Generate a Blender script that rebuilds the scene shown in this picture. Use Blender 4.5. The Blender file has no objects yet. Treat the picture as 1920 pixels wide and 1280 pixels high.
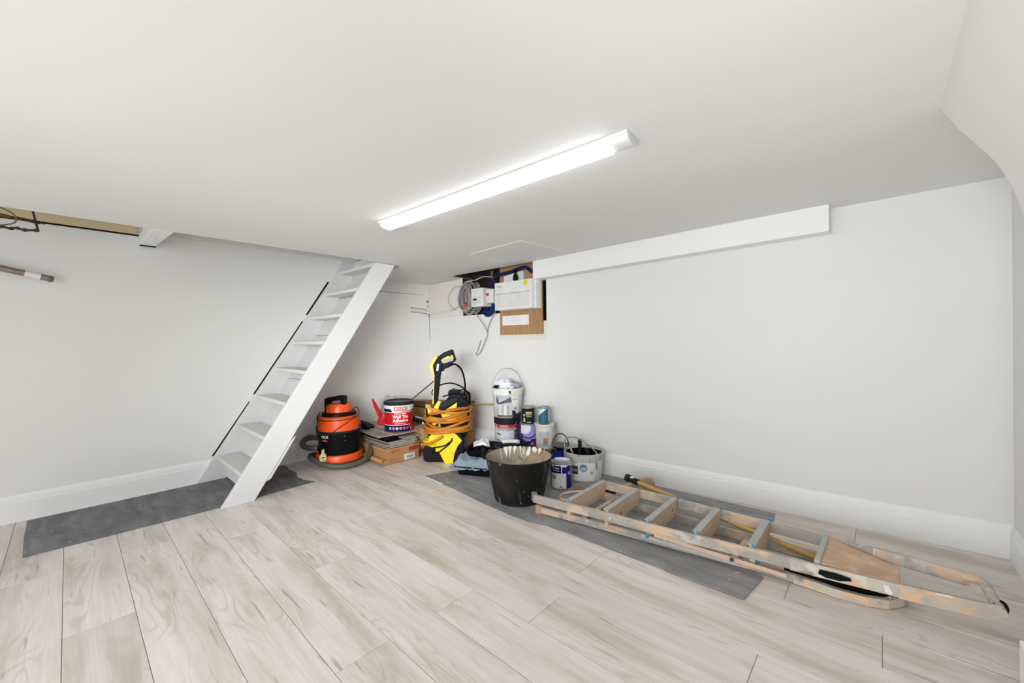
import bpy, bmesh, math, random
from mathutils import Vector, Matrix, noise
random.seed(7)
S = bpy.context.scene
COL = S.collection
PI = math.pi

# ------------------------------------------------------------------ camera
CAM = Vector((3.93680, -2.90763, 1.1))
def set_camera():
    f, yaw, pitch, roll = 759.62, -0.739886, 0.0025468, -0.0101699
    cy, sy = math.cos(yaw), math.sin(yaw)
    Y = Matrix(((cy, -sy, 0), (sy, cy, 0), (0, 0, 1)))
    B = Matrix(((1, 0, 0), (0, 0, -1), (0, 1, 0)))
    cp, sp = math.cos(pitch), math.sin(pitch)
    P = Matrix(((1, 0, 0), (0, cp, -sp), (0, sp, cp)))
    cr, sr = math.cos(roll), math.sin(roll)
    R = Matrix(((cr, -sr, 0), (sr, cr, 0), (0, 0, 1))) @ P @ B @ Y
    right, down, fwd = R[0], R[1], R[2]
    M = Matrix((right, -down, -fwd)).transposed().to_4x4()
    M.translation = CAM
    c = bpy.data.cameras.new('camera')
    c.sensor_width = 36.0
    c.lens = f / 1920 * 36
    c.clip_start = 0.02
    o = bpy.data.objects.new('camera', c)
    o.matrix_world = M
    COL.objects.link(o)
    S.camera = o
set_camera()
FACE = 0.7399          # heading of the picture plane: local +x runs to the right of the view, +y away

# ------------------------------------------------------------------ light
S.view_settings.view_transform = 'Standard'
S.view_settings.look = 'None'
S.view_settings.gamma = 1.0
S.view_settings.use_curve_mapping = False
S.view_settings.exposure = 0.32
W = bpy.data.worlds.new('world'); S.world = W
W.use_nodes = True
bg = W.node_tree.nodes['Background']
bg.inputs[0].default_value = (0.91, 0.955, 1.0, 1)
bg.inputs[1].default_value = 0.8
def area(name, loc, rot, sx, sy, power, col=(1, 1, 1)):
    l = bpy.data.lights.new(name, 'AREA'); l.shape = 'RECTANGLE'; l.size = sx; l.size_y = sy
    l.energy = power; l.color = col
    o = bpy.data.objects.new(name, l); o.location = loc; o.rotation_euler = rot
    COL.objects.link(o); return o
area('daylight_from_entrance', (3.35, -4.6, 1.0), (math.radians(90), 0, 0), 2.3, 1.7, 38, (0.90, 0.955, 1.0))
dv = Vector((0.35, -0.30, 0.70)) - Vector((3.45, -3.85, 1.2))
sl_ = area('corner_fill_light', (3.45, -3.85, 1.2), dv.to_track_quat('-Z', 'Y').to_euler(), 1.2, .6, 8.6, (0.92, 0.965, 1.0))  # unseen fill lamp added behind the camera to brighten the far corner
sl_.data.spread = math.radians(50)
dv = Vector((4.1, -0.7, 1.45)) - Vector((3.75, -3.6, .7))
bl_ = area('right_fill_light', (3.75, -3.6, .7), dv.to_track_quat('-Z', 'Y').to_euler(), .8, .6, 4.6, (0.92, 0.965, 1.0))  # added fill lamp, out of view, lifting the right side of the room
bl_.data.spread = math.radians(75)
LAMP_STRENGTH = 7.5

# ------------------------------------------------------------------ materials
def lin(h):
    h = h.lstrip('#')
    v = [int(h[i:i+2], 16) / 255 for i in (0, 2, 4)]
    return tuple(x / 12.92 if x <= 0.04045 else ((x + 0.055) / 1.055) ** 2.4 for x in v) + (1,)
class NT:
    def __init__(s, name):
        s.m = bpy.data.materials.new(name); s.m.use_nodes = True
        s.t = s.m.node_tree; s.b = s.t.nodes['Principled BSDF']
    def n(s, typ, **kw):
        x = s.t.nodes.new(typ)
        for k, v in kw.items():
            if k.startswith('i_'):
                key = k[2:]
                x.inputs[int(key) if key.isdigit() else key].default_value = v
            else: setattr(x, k, v)
        return x
    def l(s, a, b): s.t.links.new(a, b)
    def coords(s, scale=(1, 1, 1), rnd=False):
        tc = s.n('ShaderNodeTexCoord')
        mp = s.n('ShaderNodeMapping'); mp.inputs['Scale'].default_value = scale
        if rnd:
            oi = s.n('ShaderNodeObjectInfo')
            mu = s.n('ShaderNodeMath', operation='MULTIPLY'); mu.inputs[1].default_value = 37.0
            s.l(oi.outputs['Random'], mu.inputs[0])
            ad = s.n('ShaderNodeVectorMath', operation='ADD')
            s.l(tc.outputs['Object'], ad.inputs[0]); s.l(mu.outputs[0], ad.inputs[1])
            s.l(ad.outputs[0], mp.inputs[0])
        else:
            s.l(tc.outputs['Object'], mp.inputs[0])
        return mp.outputs[0]
    def noise(s, vec, scale=5, detail=4, rough=.5, dist=0):
        x = s.n('ShaderNodeTexNoise'); x.inputs['Scale'].default_value = scale
        x.inputs['Detail'].default_value = detail; x.inputs['Roughness'].default_value = rough
        x.inputs['Distortion'].default_value = dist
        s.l(vec, x.inputs['Vector']); return x.outputs['Fac']
    def ramp(s, fac, stops, interp='LINEAR'):
        r = s.n('ShaderNodeValToRGB'); r.color_ramp.interpolation = interp
        e = r.color_ramp.elements
        while len(e) < len(stops): e.new(0.5)
        for i, (p, c) in enumerate(stops):
            e[i].position = p; e[i].color = c
        s.l(fac, r.inputs[0]); return r.outputs[0]
    def mix(s, fac, a, b, mode='MIX'):
        x = s.n('ShaderNodeMix', data_type='RGBA', blend_type=mode)
        if isinstance(fac, float): x.inputs[0].default_value = fac
        else: s.l(fac, x.inputs[0])
        for v, i in ((a, 6), (b, 7)):
            if isinstance(v, tuple): x.inputs[i].default_value = v
            else: s.l(v, x.inputs[i])
        return x.outputs[2]
    def bump(s, fac, strength=.2, dist=.002):
        x = s.n('ShaderNodeBump'); x.inputs['Strength'].default_value = strength
        x.inputs['Distance'].default_value = dist
        s.l(fac, x.inputs['Height']); s.l(x.outputs[0], s.b.inputs['Normal'])
    def fin(s, col=None, rough=.5, metal=0.0, spec=.5):
        if col is not None:
            if isinstance(col, tuple): s.b.inputs['Base Color'].default_value = col
            else: s.l(col, s.b.inputs['Base Color'])
        s.b.inputs['Roughness'].default_value = rough; s.b.inputs['Metallic'].default_value = metal
        s.b.inputs['Specular IOR Level'].default_value = spec
        return s.m
K = ((0, 0, 0, 1), (1, 1, 1, 1))
_M = {}
def flat(hexcol, rough=.5, metal=0.0, var=.06, spec=None):
    if spec is None: spec = .5 if int(hexcol[1:3], 16) + int(hexcol[3:5], 16) > 130 else .07
    """plain paint or plastic with a very slight mottling"""
    key = (hexcol, rough, metal, var, spec)
    if key not in _M:
        t = NT('surface_' + hexcol); v = t.coords()
        c = lin(hexcol)
        lo = tuple(max(0, x * (1 - var)) for x in c[:3]) + (1,)
        hi = tuple(min(1, x * (1 + var)) for x in c[:3]) + (1,)
        _M[key] = t.fin(t.ramp(t.noise(v, 14, 3), [(.3, lo), (.7, hi)]), rough, metal, spec)
    return _M[key]
def spotted(name, base, spots, rough=.6, metal=0.0, bumpy=0.0):
    """base colour with dabs of other colours: (hex, scale, threshold, softness, seed, stretch)"""
    t = NT(name)
    b = lin(base)
    v0 = t.coords()
    col = t.ramp(t.noise(v0, 9, 5), [(.3, tuple(x * .86 for x in b[:3]) + (1,)), (.7, tuple(min(1, x * 1.08) for x in b[:3]) + (1,))])
    for hx, sc, th, soft, seed, st in spots:
        v = t.coords(st)
        ad = t.n('ShaderNodeVectorMath', operation='ADD'); ad.inputs[1].default_value = (seed * 3.7, seed * 1.9, seed * 5.3)
        t.l(v, ad.inputs[0])
        f = t.ramp(t.noise(ad.outputs[0], sc, 4, .55), [(th, K[0]), (min(1, th + soft), K[1])])
        col = t.mix(f, col, lin(hx))
    if bumpy: t.bump(t.noise(v0, 40, 4), bumpy, .003)
    return t.fin(col, rough, metal, .25)
def wall_paint(name, hexcol, rough=.85):
    t = NT(name); v = t.coords()
    c = lin(hexcol)
    col = t.ramp(t.noise(v, 1.3, 3), [(.25, tuple(x * .97 for x in c[:3]) + (1,)), (.75, c)])
    t.bump(t.noise(v, 90, 3), .06, .001)
    return t.fin(col, rough, 0, .3)
M_WALL = wall_paint('white_wall_paint', '#eae8e4')
M_WALL2 = wall_paint('cream_filler', '#e6e0d5')
M_CEIL = wall_paint('white_ceiling_paint', '#eae8e5')
M_TRIM = wall_paint('white_gloss_paint', '#f3f2f0', .45)
M_STAIR = wall_paint('white_stair_paint', '#dddcda', .5)
M_TAN = wall_paint('tan_upper_plaster', '#d9c6a0')
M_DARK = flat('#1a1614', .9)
M_GROOVE = flat('#9a9086', .9)

def plank_material():
    t = NT('pale_oak_plank')
    v = t.coords((1, 1, 1), True)
    def st(sc):
        mp = t.n('ShaderNodeMapping'); mp.inputs['Scale'].default_value = sc; t.l(v, mp.inputs[0]); return mp.outputs[0]
    broad = t.noise(st((.9, 6, 1)), 1.6, 4, .55, .6)
    col = t.ramp(broad, [(.30, lin('#cdc1b3')), (.46, lin('#e2d9cf')), (.58, lin('#ebe4dc')), (.75, lin('#efeae4'))])
    # cathedral rings from the contour lines of a stretched noise
    field = t.noise(st((.85, 5.0, 1)), 1.5, 2, .4, .5)
    mu = t.n('ShaderNodeMath', operation='MULTIPLY'); mu.inputs[1].default_value = 95
    t.l(field, mu.inputs[0])
    si = t.n('ShaderNodeMath', operation='SINE'); t.l(mu.outputs[0], si.inputs[0])
    rings = t.ramp(si.outputs[0], [(.25, K[0]), (1.0, K[1])])
    msk = t.ramp(t.noise(st((.9, 3, 1)), 2.2, 2), [(.46, K[0]), (.62, K[1])])
    mm = t.n('ShaderNodeMix', data_type='RGBA', blend_type='MULTIPLY'); mm.inputs[0].default_value = 1
    t.l(rings, mm.inputs[6]); t.l(msk, mm.inputs[7])
    sc_ = t.n('ShaderNodeMath', operation='MULTIPLY'); sc_.inputs[1].default_value = .28
    t.l(mm.outputs[2], sc_.inputs[0])
    col = t.mix(sc_.outputs[0], col, lin('#a8977f'))
    fine = t.ramp(t.noise(st((2.0, 70, 1)), 2, 3), [(.35, K[0]), (.65, K[1])])
    f2 = t.n('ShaderNodeMath', operation='MULTIPLY'); f2.inputs[1].default_value = .16; t.l(fine, f2.inputs[0])
    col = t.mix(f2.outputs[0], col, lin('#b0a18d'))
    streak = t.ramp(t.noise(st((2.2, 26, 1)), 1.7, 2, .4, .4), [(.66, K[0]), (.76, K[1])])
    f3 = t.n('ShaderNodeMath', operation='MULTIPLY'); f3.inputs[1].default_value = .55; t.l(streak, f3.inputs[0])
    col = t.mix(f3.outputs[0], col, lin('#8d7f6c'))
    oi = t.n('ShaderNodeObjectInfo')
    tone = t.ramp(oi.outputs['Random'], [(0, (.93, .925, .92, 1)), (1, (1.0, 1.0, 1.0, 1))])
    col = t.mix(1.0, col, tone, 'MULTIPLY')
    t.bump(t.noise(st((2, 60, 1)), 2, 3), .05, .001)
    return t.fin(col, .42, 0, .4)
M_PLANK = plank_material()
def slate_mat_material(name, c3):
    t = NT(name); 
    v = t.coords((2.2, 9, 1)); v2 = t.coords((1, 1, 1)); v3 = t.coords((1.5, 1.5, 1))
    col = t.ramp(t.noise(v, 1.6, 6, .6, .4), [(.3, lin(c3[0])), (.5, lin(c3[1])), (.7, lin(c3[2]))])
    dust = t.ramp(t.noise(v3, 3, 5), [(.5, K[0]), (.75, K[1])])
    d = t.n('ShaderNodeMath', operation='MULTIPLY'); d.inputs[1].default_value = .35; t.l(dust, d.inputs[0])
    col = t.mix(d.outputs[0], col, lin('#9a9893'))
    sp = t.ramp(t.noise(v2, 30, 2, .4), [(.72, K[0]), (.75, K[1])])
    col = t.mix(sp, col, lin('#d2d2cc'))
    return t.fin(col, .6)
M_MAT = slate_mat_material('grey_slate_vinyl', ('#777776', '#8d8d8d', '#a1a1a2'))
M_MAT2 = slate_mat_material('dark_slate_vinyl', ('#57585a', '#6c6d6e', '#818283'))
def wood(name, a, b, stretch=(1.5, 22, 22), rough=.65, dirt=None):
    t = NT(name); v = t.coords(stretch)
    col = t.ramp(t.noise(v, 2.2, 5, .6, .3), [(.3, lin(a)), (.7, lin(b))])
    if dirt:
        f = t.ramp(t.noise(t.coords((4, 4, 4)), 5, 4), [(.55, K[0]), (.8, K[1])])
        col = t.mix(f, col, lin(dirt))
    return t.fin(col, rough)
def card(name, a, b, spots=()):
    t = NT(name); v = t.coords((1, 1, 1))
    col = t.ramp(t.noise(v, 5, 5), [(.3, lin(a)), (.7, lin(b))])
    return t.fin(col, .8)

# ------------------------------------------------------------------ mesh builder
class MB:
    def __init__(s): s.v = []; s.f = []
    def add(s, vs, fs):
        o = len(s.v); s.v += [tuple(p) for p in vs]; s.f += [tuple(i + o for i in f) for f in fs]; return s
    def box(s, a, b):
        x0, y0, z0 = a; x1, y1, z1 = b
        return s.add([(x0,y0,z0),(x1,y0,z0),(x1,y1,z0),(x0,y1,z0),(x0,y0,z1),(x1,y0,z1),(x1,y1,z1),(x0,y1,z1)],
                     [(0,3,2,1),(4,5,6,7),(0,1,5,4),(1,2,6,5),(2,3,7,6),(3,0,4,7)])
    def hexa(s, p):
        return s.add(p, [(0,3,2,1),(4,5,6,7),(0,1,5,4),(1,2,6,5),(2,3,7,6),(3,0,4,7)])
    def prism(s, poly, d0, d1, axis='y'):
        """polygon in the two other axes, extruded along axis from d0 to d1"""
        def mk(a, b, d): return {'y': (a, d, b), 'x': (d, a, b), 'z': (a, b, d)}[axis]
        n = len(poly)
        vs = [mk(a, b, d0) for a, b in poly] + [mk(a, b, d1) for a, b in poly]
        fs = [tuple(range(n)), tuple(range(2*n - 1, n - 1, -1))]
        fs += [(i, i + n, (i + 1) % n + n, (i + 1) % n) for i in range(n)]
        return s.add(vs, fs)
    def lathe(s, prof, seg=36, c=(0, 0, 0), a0=0, a1=2*PI, sx=1, sy=1):
        """prof = [(r, z)...] revolved about z; r = 0 closes"""
        full = abs(a1 - a0 - 2*PI) < 1e-6
        n = seg if full else seg + 1
        o = len(s.v); idx = []
        for r, z in prof:
            if r < 1e-6: s.v.append((c[0], c[1], c[2] + z)); idx.append([len(s.v) - 1] * n)
            else:
                row = []
                for k in range(n):
                    a = a0 + (a1 - a0) * k / seg
                    s.v.append((c[0] + r*math.cos(a)*sx, c[1] + r*math.sin(a)*sy, c[2] + z)); row.append(len(s.v) - 1)
                idx.append(row)
        m = seg if full else seg
        for i in range(len(prof) - 1):
            for k in range(m):
                k2 = (k + 1) % n
                q = [idx[i][k], idx[i][k2], idx[i+1][k2], idx[i+1][k]]
                u = []
                for x in q:
                    if x not in u: u.append(x)
                if len(u) > 2: s.f.append(tuple(u))
        return s
    def tube(s, pts, r, seg=8, smooth=6, closed=False, caps=True, flatx=1.0):
        P = [Vector(p) for p in pts]
        if smooth > 1:
            Q = []; n = len(P)
            rng = range(n if closed else n - 1)
            for i in rng:
                p0 = P[(i - 1) % n] if closed or i > 0 else P[0]
                p1, p2 = P[i], P[(i + 1) % n]
                p3 = P[(i + 2) % n] if closed or i + 2 < n else P[-1]
                for k in range(smooth):
                    u = k / smooth
                    Q.append(.5 * ((2*p1) + (p2 - p0)*u + (2*p0 - 5*p1 + 4*p2 - p3)*u*u + (3*p1 - p0 - 3*p2 + p3)*u**3))
            if not closed: Q.append(P[-1])
            P = Q
        n = len(P); up = None; o = len(s.v)
        for i in range(n):
            a = P[i - 1] if (i > 0 or closed) else P[i]
            b = P[(i + 1) % n] if (i < n - 1 or closed) else P[i]
            t = (b - a).normalized()
            if up is None:
                up = Vector((0, 0, 1)) if abs(t.z) < .9 else Vector((1, 0, 0))
            up = (up - t * up.dot(t))
            if up.length < 1e-6: up = t.orthogonal()
            up.normalize(); sd = t.cross(up)
            rr = r(i / max(1, n - 1)) if callable(r) else r
            for k in range(seg):
                an = 2*PI*k/seg
                s.v.append(tuple(P[i] + up*(math.cos(an)*rr) + sd*(math.sin(an)*rr*flatx)))
        for i in range(n if closed else n - 1):
            for k in range(seg):
                i2 = (i + 1) % n; k2 = (k + 1) % seg
                s.f.append((o+i*seg+k, o+i*seg+k2, o+i2*seg+k2, o+i2*seg+k))
        if caps and not closed:
            s.f.append(tuple(o + k for k in range(seg - 1, -1, -1)))
            s.f.append(tuple(o + (n-1)*seg + k for k in range(seg)))
        return s
    def bar(s, a, b, w, h, up=(0, 0, 1)):
        """rectangular bar from a to b, w across, h along up"""
        a, b = Vector(a), Vector(b); t = (b - a).normalized(); up = Vector(up); sd = t.cross(up).normalized(); u = sd.cross(t)
        vs = []
        for p in (a, b):
            for i, j in ((-1, -1), (1, -1), (1, 1), (-1, 1)):
                vs.append(tuple(p + sd*(i*w/2) + u*(j*h/2)))
        return s.add(vs, [(0,3,2,1),(4,5,6,7),(0,1,5,4),(1,2,6,5),(2,3,7,6),(3,0,4,7)])
    def strip(s, path, w, h):
        """level rectangular strip along a path of (x, y, z centre)"""
        P = [Vector(p) for p in path]; n = len(P); o = len(s.v)
        for i in range(n):
            t = (P[min(i+1, n-1)] - P[max(i-1, 0)]); t.normalize()
            sd = t.cross(Vector((0, 0, 1))).normalized(); u = sd.cross(t)
            for a, b in ((-1, -1), (1, -1), (1, 1), (-1, 1)):
                s.v.append(tuple(P[i] + sd*(a*w/2) + u*(b*h/2)))
        for i in range(n - 1):
            for k in range(4):
                s.f.append((o+i*4+k, o+i*4+(k+1)%4, o+(i+1)*4+(k+1)%4, o+(i+1)*4+k))
        s.f.append((o+3, o+2, o+1, o)); e = o + (n-1)*4; s.f.append((e, e+1, e+2, e+3))
        return s
    def sphere(s, c, r, seg=12, rings=8, sq=(1, 1, 1), jit=0.0, seed=0):
        o = len(s.v)
        for i in range(rings + 1):
            th = PI * i / rings
            for k in range(seg):
                ph = 2*PI*k/seg
                d = Vector((math.sin(th)*math.cos(ph), math.sin(th)*math.sin(ph), math.cos(th)))
                q = 1 + jit * noise.noise(d * 2.3 + Vector((seed, seed*.7, 0)))
                s.v.append((c[0]+d.x*r*sq[0]*q, c[1]+d.y*r*sq[1]*q, c[2]+d.z*r*sq[2]*q))
        for i in range(rings):
            for k in range(seg):
                s.f.append((o+i*seg+k, o+(i+1)*seg+k, o+(i+1)*seg+(k+1)%seg, o+i*seg+(k+1)%seg))
        return s
    def build(s, name, m, parent=None, smooth=None, bevel=0.0, bseg=1, label=None, at=None, rot=None):
        me = bpy.data.meshes.new(name)
        me.from_pydata(s.v, [], s.f)
        bm = bmesh.new(); bm.from_mesh(me)
        bmesh.ops.remove_doubles(bm, verts=bm.verts, dist=1e-6)
        bmesh.ops.recalc_face_normals(bm, faces=bm.faces)
        if bevel:
            ed = [e for e in bm.edges if len(e.link_faces) == 2 and e.calc_face_angle(0) > .5]
            bmesh.ops.bevel(bm, geom=ed, offset=bevel, segments=bseg, affect='EDGES', profile=.7)
        bm.to_mesh(me); bm.free()
        if smooth is not None:
            me.polygons.foreach_set('use_smooth', [True] * len(me.polygons))
            me.set_sharp_from_angle(angle=math.radians(smooth))
        me.materials.append(m)
        o = bpy.data.objects.new(name, me); COL.objects.link(o)
        if parent is not None: o.parent = parent
        if label: o['label'] = label
        if at: o.location = at
        if rot: o.rotation_euler = rot
        return o
def thing(name, label, cat, loc=(0, 0, 0), rz=0, group=None):
    o = bpy.data.objects.new(name, None); COL.objects.link(o)
    o.empty_display_size = .05
    o.location = loc; o.rotation_euler = (0, 0, rz); o['label'] = label; o['category'] = cat
    if group: o['group'] = group
    return o
def tag(o, label, cat, group=None):
    o['label'] = label; o['category'] = cat
    if group: o['group'] = group
    return o
def structure(o, label=None):
    o['kind'] = 'structure'
    if label: o['label'] = label
    return o

# ------------------------------------------------------------------ text and labels
def text_geo(body, size, bold=0.0, xscale=1.0):
    cu = bpy.data.curves.new('t', 'FONT'); cu.body = body; cu.size = size; cu.align_x = 'CENTER'; cu.align_y = 'CENTER'
    cu.offset = bold; cu.resolution_u = 2
    ob = bpy.data.objects.new('t', cu); COL.objects.link(ob)
    dg = bpy.context.evaluated_depsgraph_get(); me = ob.evaluated_get(dg).to_mesh()
    vs = [(v.co.x * xscale, v.co.y) for v in me.vertices]; fs = [tuple(p.vertices) for p in me.polygons]
    ob.evaluated_get(dg).to_mesh_clear()
    bpy.data.objects.remove(ob); bpy.data.curves.remove(cu)
    return vs, fs
class Wrap:
    """draws flat print on a tub: u = metres round the side from the label centre (to the right as seen), v = height"""
    def __init__(s, rf, ang): s.rf = rf; s.ang = ang
    def p(s, u, v, off):
        r = s.rf(v); a = s.ang + u / r
        return ((r + off) * math.cos(a), (r + off) * math.sin(a), v)
    def band(s, mb, u0, u1, lo, hi, off=.0008, n=14):
        lo_ = lo if callable(lo) else (lambda u: lo); hi_ = hi if callable(hi) else (lambda u: hi)
        vs = []; fs = []
        for i in range(n + 1):
            u = u0 + (u1 - u0) * i / n
            vs += [s.p(u, lo_(u), off), s.p(u, hi_(u), off)]
        for i in range(n): fs.append((2*i, 2*i + 2, 2*i + 3, 2*i + 1))
        mb.add(vs, fs); return mb
    def disc(s, mb, u, v, r, off=.0014, n=16):
        vs = [s.p(u, v, off)] + [s.p(u + r*math.cos(2*PI*k/n), v + r*math.sin(2*PI*k/n), off) for k in range(n)]
        mb.add(vs, [(0, 1 + k, 1 + (k + 1) % n) for k in range(n)]); return mb
    def text(s, mb, body, u, v, size, off=.0018, bold=0.0, xs=1.0):
        vs, fs = text_geo(body, size, bold, xs)
        mb.add([s.p(u + a, v + b, off) for a, b in vs], fs); return mb
def flat_text(mb, body, size, f, bold=0.0, xs=1.0):
    vs, fs = text_geo(body, size, bold, xs)
    mb.add([f(a, b) for a, b in vs], fs); return mb

# ------------------------------------------------------------------ the room
def y_back(x): return 0.022 - 0.0024*x + 0.0106*x*x      # the old back wall bows a little
def z_ceil(x): return 1.775 + 0.024*x                    # and the ceiling runs slightly uphill
WX = -0.062
floor = structure(MB().box((-.3, -4.7, -.06), (4.7, .6, -.0035)).build('floor', M_GROOVE))
joints = {-1: .981, 0: 1.658, 1: .991, 2: 1.668, 3: 1.214, 4: 1.90, 5: 2.597, 6: 1.536, 7: 2.236, 8: 1.498, 9: 3.932, 10: 2.25, 11: 1.05,
          12: 1.95, 13: .7, 14: 1.07, 15: 1.9}
L_, Wd, g = 1.376, .2045, .0009
for k in range(-9, 16):
    y0 = -2.933 + Wd*k; y1 = y0 + Wd
    j = joints.get(k, .3 + (k * .53) % 1.3)
    xs = [j + L_*i for i in range(-4, 5)]
    xs = sorted([-.1] + [x for x in xs if -.05 < x < 4.45] + [4.5])
    for a, b in zip(xs, xs[1:]):
        hx, hy, c = (b - a)/2 - g, Wd/2 - g, .0012
        m = MB().add([(-hx,-hy,-.012),(hx,-hy,-.012),(hx,hy,-.012),(-hx,hy,-.012),
                      (-hx,-hy,-c),(hx,-hy,-c),(hx,hy,-c),(-hx,hy,-c),
                      (-hx+c,-hy+c,0),(hx-c,-hy+c,0),(hx-c,hy-c,0),(-hx+c,hy-c,0)],
                     [(0,1,5,4),(1,2,6,5),(2,3,7,6),(3,0,4,7),(4,5,9,8),(5,6,10,9),(6,7,11,10),(7,4,8,11),(8,9,10,11)])
        o = m.build('plank', M_PLANK, floor); o.location = ((a + b)/2, (y0 + y1)/2, 0)

wall_left = structure(MB().box((WX - .15, -4.7, -.05), (WX, .3, 1.9)).box((WX - .15, -4.7, 1.9), (WX, .3, 3.0)).build('wall_left', M_WALL))
# back wall in short lengths, with the chased-out pocket for the wiring left open
mb = MB()
xb = [WX - .1, .1, .3, .53, .8, 1.09, 1.38, 1.67] + [1.67 + (4.55 - 1.67)*i/10 for i in range(1, 11)]
for a, b in zip(xb, xb[1:]):
    top = 1.79 if .3 < (a + b)/2 < .53 else 1.376 if .52 < (a + b)/2 < 1.09 else 1.10 if 1.09 < (a + b)/2 < 1.67 else 2.0
    A, Bv = y_back(a), y_back(b)
    mb.hexa([(a, A, -.05), (b, Bv, -.05), (b, Bv + .16, -.05), (a, A + .16, -.05), (a, A, top), (b, Bv, top), (b, Bv + .16, top), (a, A + .16, top)])
wall_back = structure(mb.build('wall_back', M_WALL))
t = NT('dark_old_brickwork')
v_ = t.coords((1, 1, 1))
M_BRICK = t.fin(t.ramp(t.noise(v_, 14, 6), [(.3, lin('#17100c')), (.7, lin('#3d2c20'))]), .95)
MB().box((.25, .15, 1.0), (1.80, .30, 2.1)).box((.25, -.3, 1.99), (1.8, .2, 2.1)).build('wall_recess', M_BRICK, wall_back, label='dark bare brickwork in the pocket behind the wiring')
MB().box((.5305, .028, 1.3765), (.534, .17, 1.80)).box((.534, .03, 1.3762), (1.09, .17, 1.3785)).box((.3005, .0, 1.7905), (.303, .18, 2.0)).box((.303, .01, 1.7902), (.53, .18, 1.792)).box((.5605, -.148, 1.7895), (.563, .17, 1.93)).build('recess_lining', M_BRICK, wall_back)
MB().hexa([(1.088, .05, 1.10), (1.672, .05, 1.10), (1.672, .14, 1.10), (1.088, .14, 1.10), (1.088, .05, 1.158), (1.672, .05, 1.160), (1.672, .14, 1.16), (1.088, .14, 1.158)]).box((1.634, .05, 1.16), (1.672, .14, 1.28)).build('filler_patch', M_WALL2, wall_back, label='rough cream filler under the wiring board')
wall_right = structure(MB().box((4.412, -.95, -.05), (4.6, .5, 2.0)).build('wall_right', M_WALL))
# vaulted bulkhead over the pier on the near right
prof = [(4.086, 1.95), (4.088, 1.872), (4.110, 1.828), (4.133, 1.783), (4.163, 1.735), (4.191, 1.688), (4.209, 1.655), (4.224, 1.62), (4.237, 1.585), (4.247, 1.55),
        (4.259, 1.50), (4.268, 1.45), (4.278, 1.36), (4.286, 1.22), (4.288, 1.05), (4.288, -.05), (4.62, -.05), (4.62, 1.95)]
structure(MB().prism(prof, -4.7, -.9, 'y').build('wall_right_pier', M_WALL, smooth=35))
# ceiling: slabs round the stairwell opening and the pocket by the wiring
def slab(mb, x0, x1, y0, y1, th=.14):
    return mb.hexa([(x0, y0, z_ceil(x0)), (x1, y0, z_ceil(x1)), (x1, y1, z_ceil(x1)), (x0, y1, z_ceil(x0)),
                    (x0, y0, z_ceil(x0)+th), (x1, y0, z_ceil(x1)+th), (x1, y1, z_ceil(x1)+th), (x0, y1, z_ceil(x0)+th)])
mb = MB()
slab(mb, .705, 4.65, -4.7, -.925); slab(mb, WX - .1, 4.65, -.925, -.15)
mb2 = [(.60, .0), (1.635, .0)]
slab(mb, WX - .1, .56, -.15, .4); slab(mb, 1.605, 4.65, -.15, .4)
mb.hexa([(.56, -.15, z_ceil(.56)), (1.605, -.15, z_ceil(1.605)), (1.605, -.055, z_ceil(1.605)), (.68, -.145, z_ceil(.68)),
         (.56, -.15, z_ceil(.56)+.14), (1.605, -.15, z_ceil(1.605)+.14), (1.605, -.055, z_ceil(1.605)+.14), (.68, -.145, z_ceil(.68)+.14)])
ceiling = structure(mb.build('ceiling', M_CEIL))
mb = MB()
for (a, b) in (((1.46, -.682), (2.005, -.689)), ((2.005, -.689), (2.041, -.11)), ):
    mb.bar((*a, z_ceil(a[0]) - .0005), (*b, z_ceil(b[0]) - .0005), .011, .005)
mb.build('access_panel_edge', M_TRIM, ceiling, label='thin raised edge of the flush panel let into the ceiling')
P4 = [(1.46, -.682), (2.005, -.689), (2.041, -.11), (1.50, -.13)]
MB().hexa([(x, y, z_ceil(x) - .0025) for x, y in P4] + [(x, y, z_ceil(x) + .01) for x, y in P4]).build('access_panel', wall_paint('panel_paint', '#e6e4e1'), ceiling)
# room above, seen through the stairwell
o = structure(MB().box((WX, -4.7, 1.897), (WX + .006, -2.56, 2.9)).build('trim_1', M_TAN), 'tan plaster of the floor above, seen through the stairwell')
MB().box((WX, -4.7, 1.886), (WX + .0045, -2.555, 1.897)).build('gap_line', M_DARK, wall_left, label='black gap under the tan plaster')
structure(MB().box((WX - .15, -4.7, 2.9), (1.3, -.8, 3.0)).box((1.2, -4.7, 2.0), (1.3, -.8, 2.9)).box((WX, -.9, 1.94), (1.2, -.8, 2.9)).build('upper_shade_box', M_CEIL))  # unseen shell above, added to block sky light and dim the stairwell
structure(MB().box((WX, -2.47, 1.915), (WX + .003, -.9, 2.9)).build('trim_4', M_WALL2), 'cream plaster of the floor above, seen along the edge of the stairwell')
# trimmer joist across the stairwell
jz = lambda x: 1.826 - (x - WX) * .045
mb = MB().hexa([(WX, -2.550, 1.824), (.705, -2.560, 1.79), (.705, -2.460, 1.79), (WX, -2.465, 1.824), (WX, -2.548, 1.90), (.705, -2.560, 1.93), (.705, -2.460, 1.93), (WX, -2.465, 1.90)])
joist = structure(mb.build('trim_2', M_TRIM, bevel=.002), 'white boxed joist crossing the stairwell under the ceiling')
MB().box((WX + .001, -2.55, 1.818), (WX + .03, -2.463, 1.825)).build('gap_line', M_DARK, joist)
MB().lathe([(0, 0), (.006, 0), (.006, .003), (0, .003)], 10, (.35, -2.505, 1.8055)).build('knot', flat('#4a3a2c', .8), joist)
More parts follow.
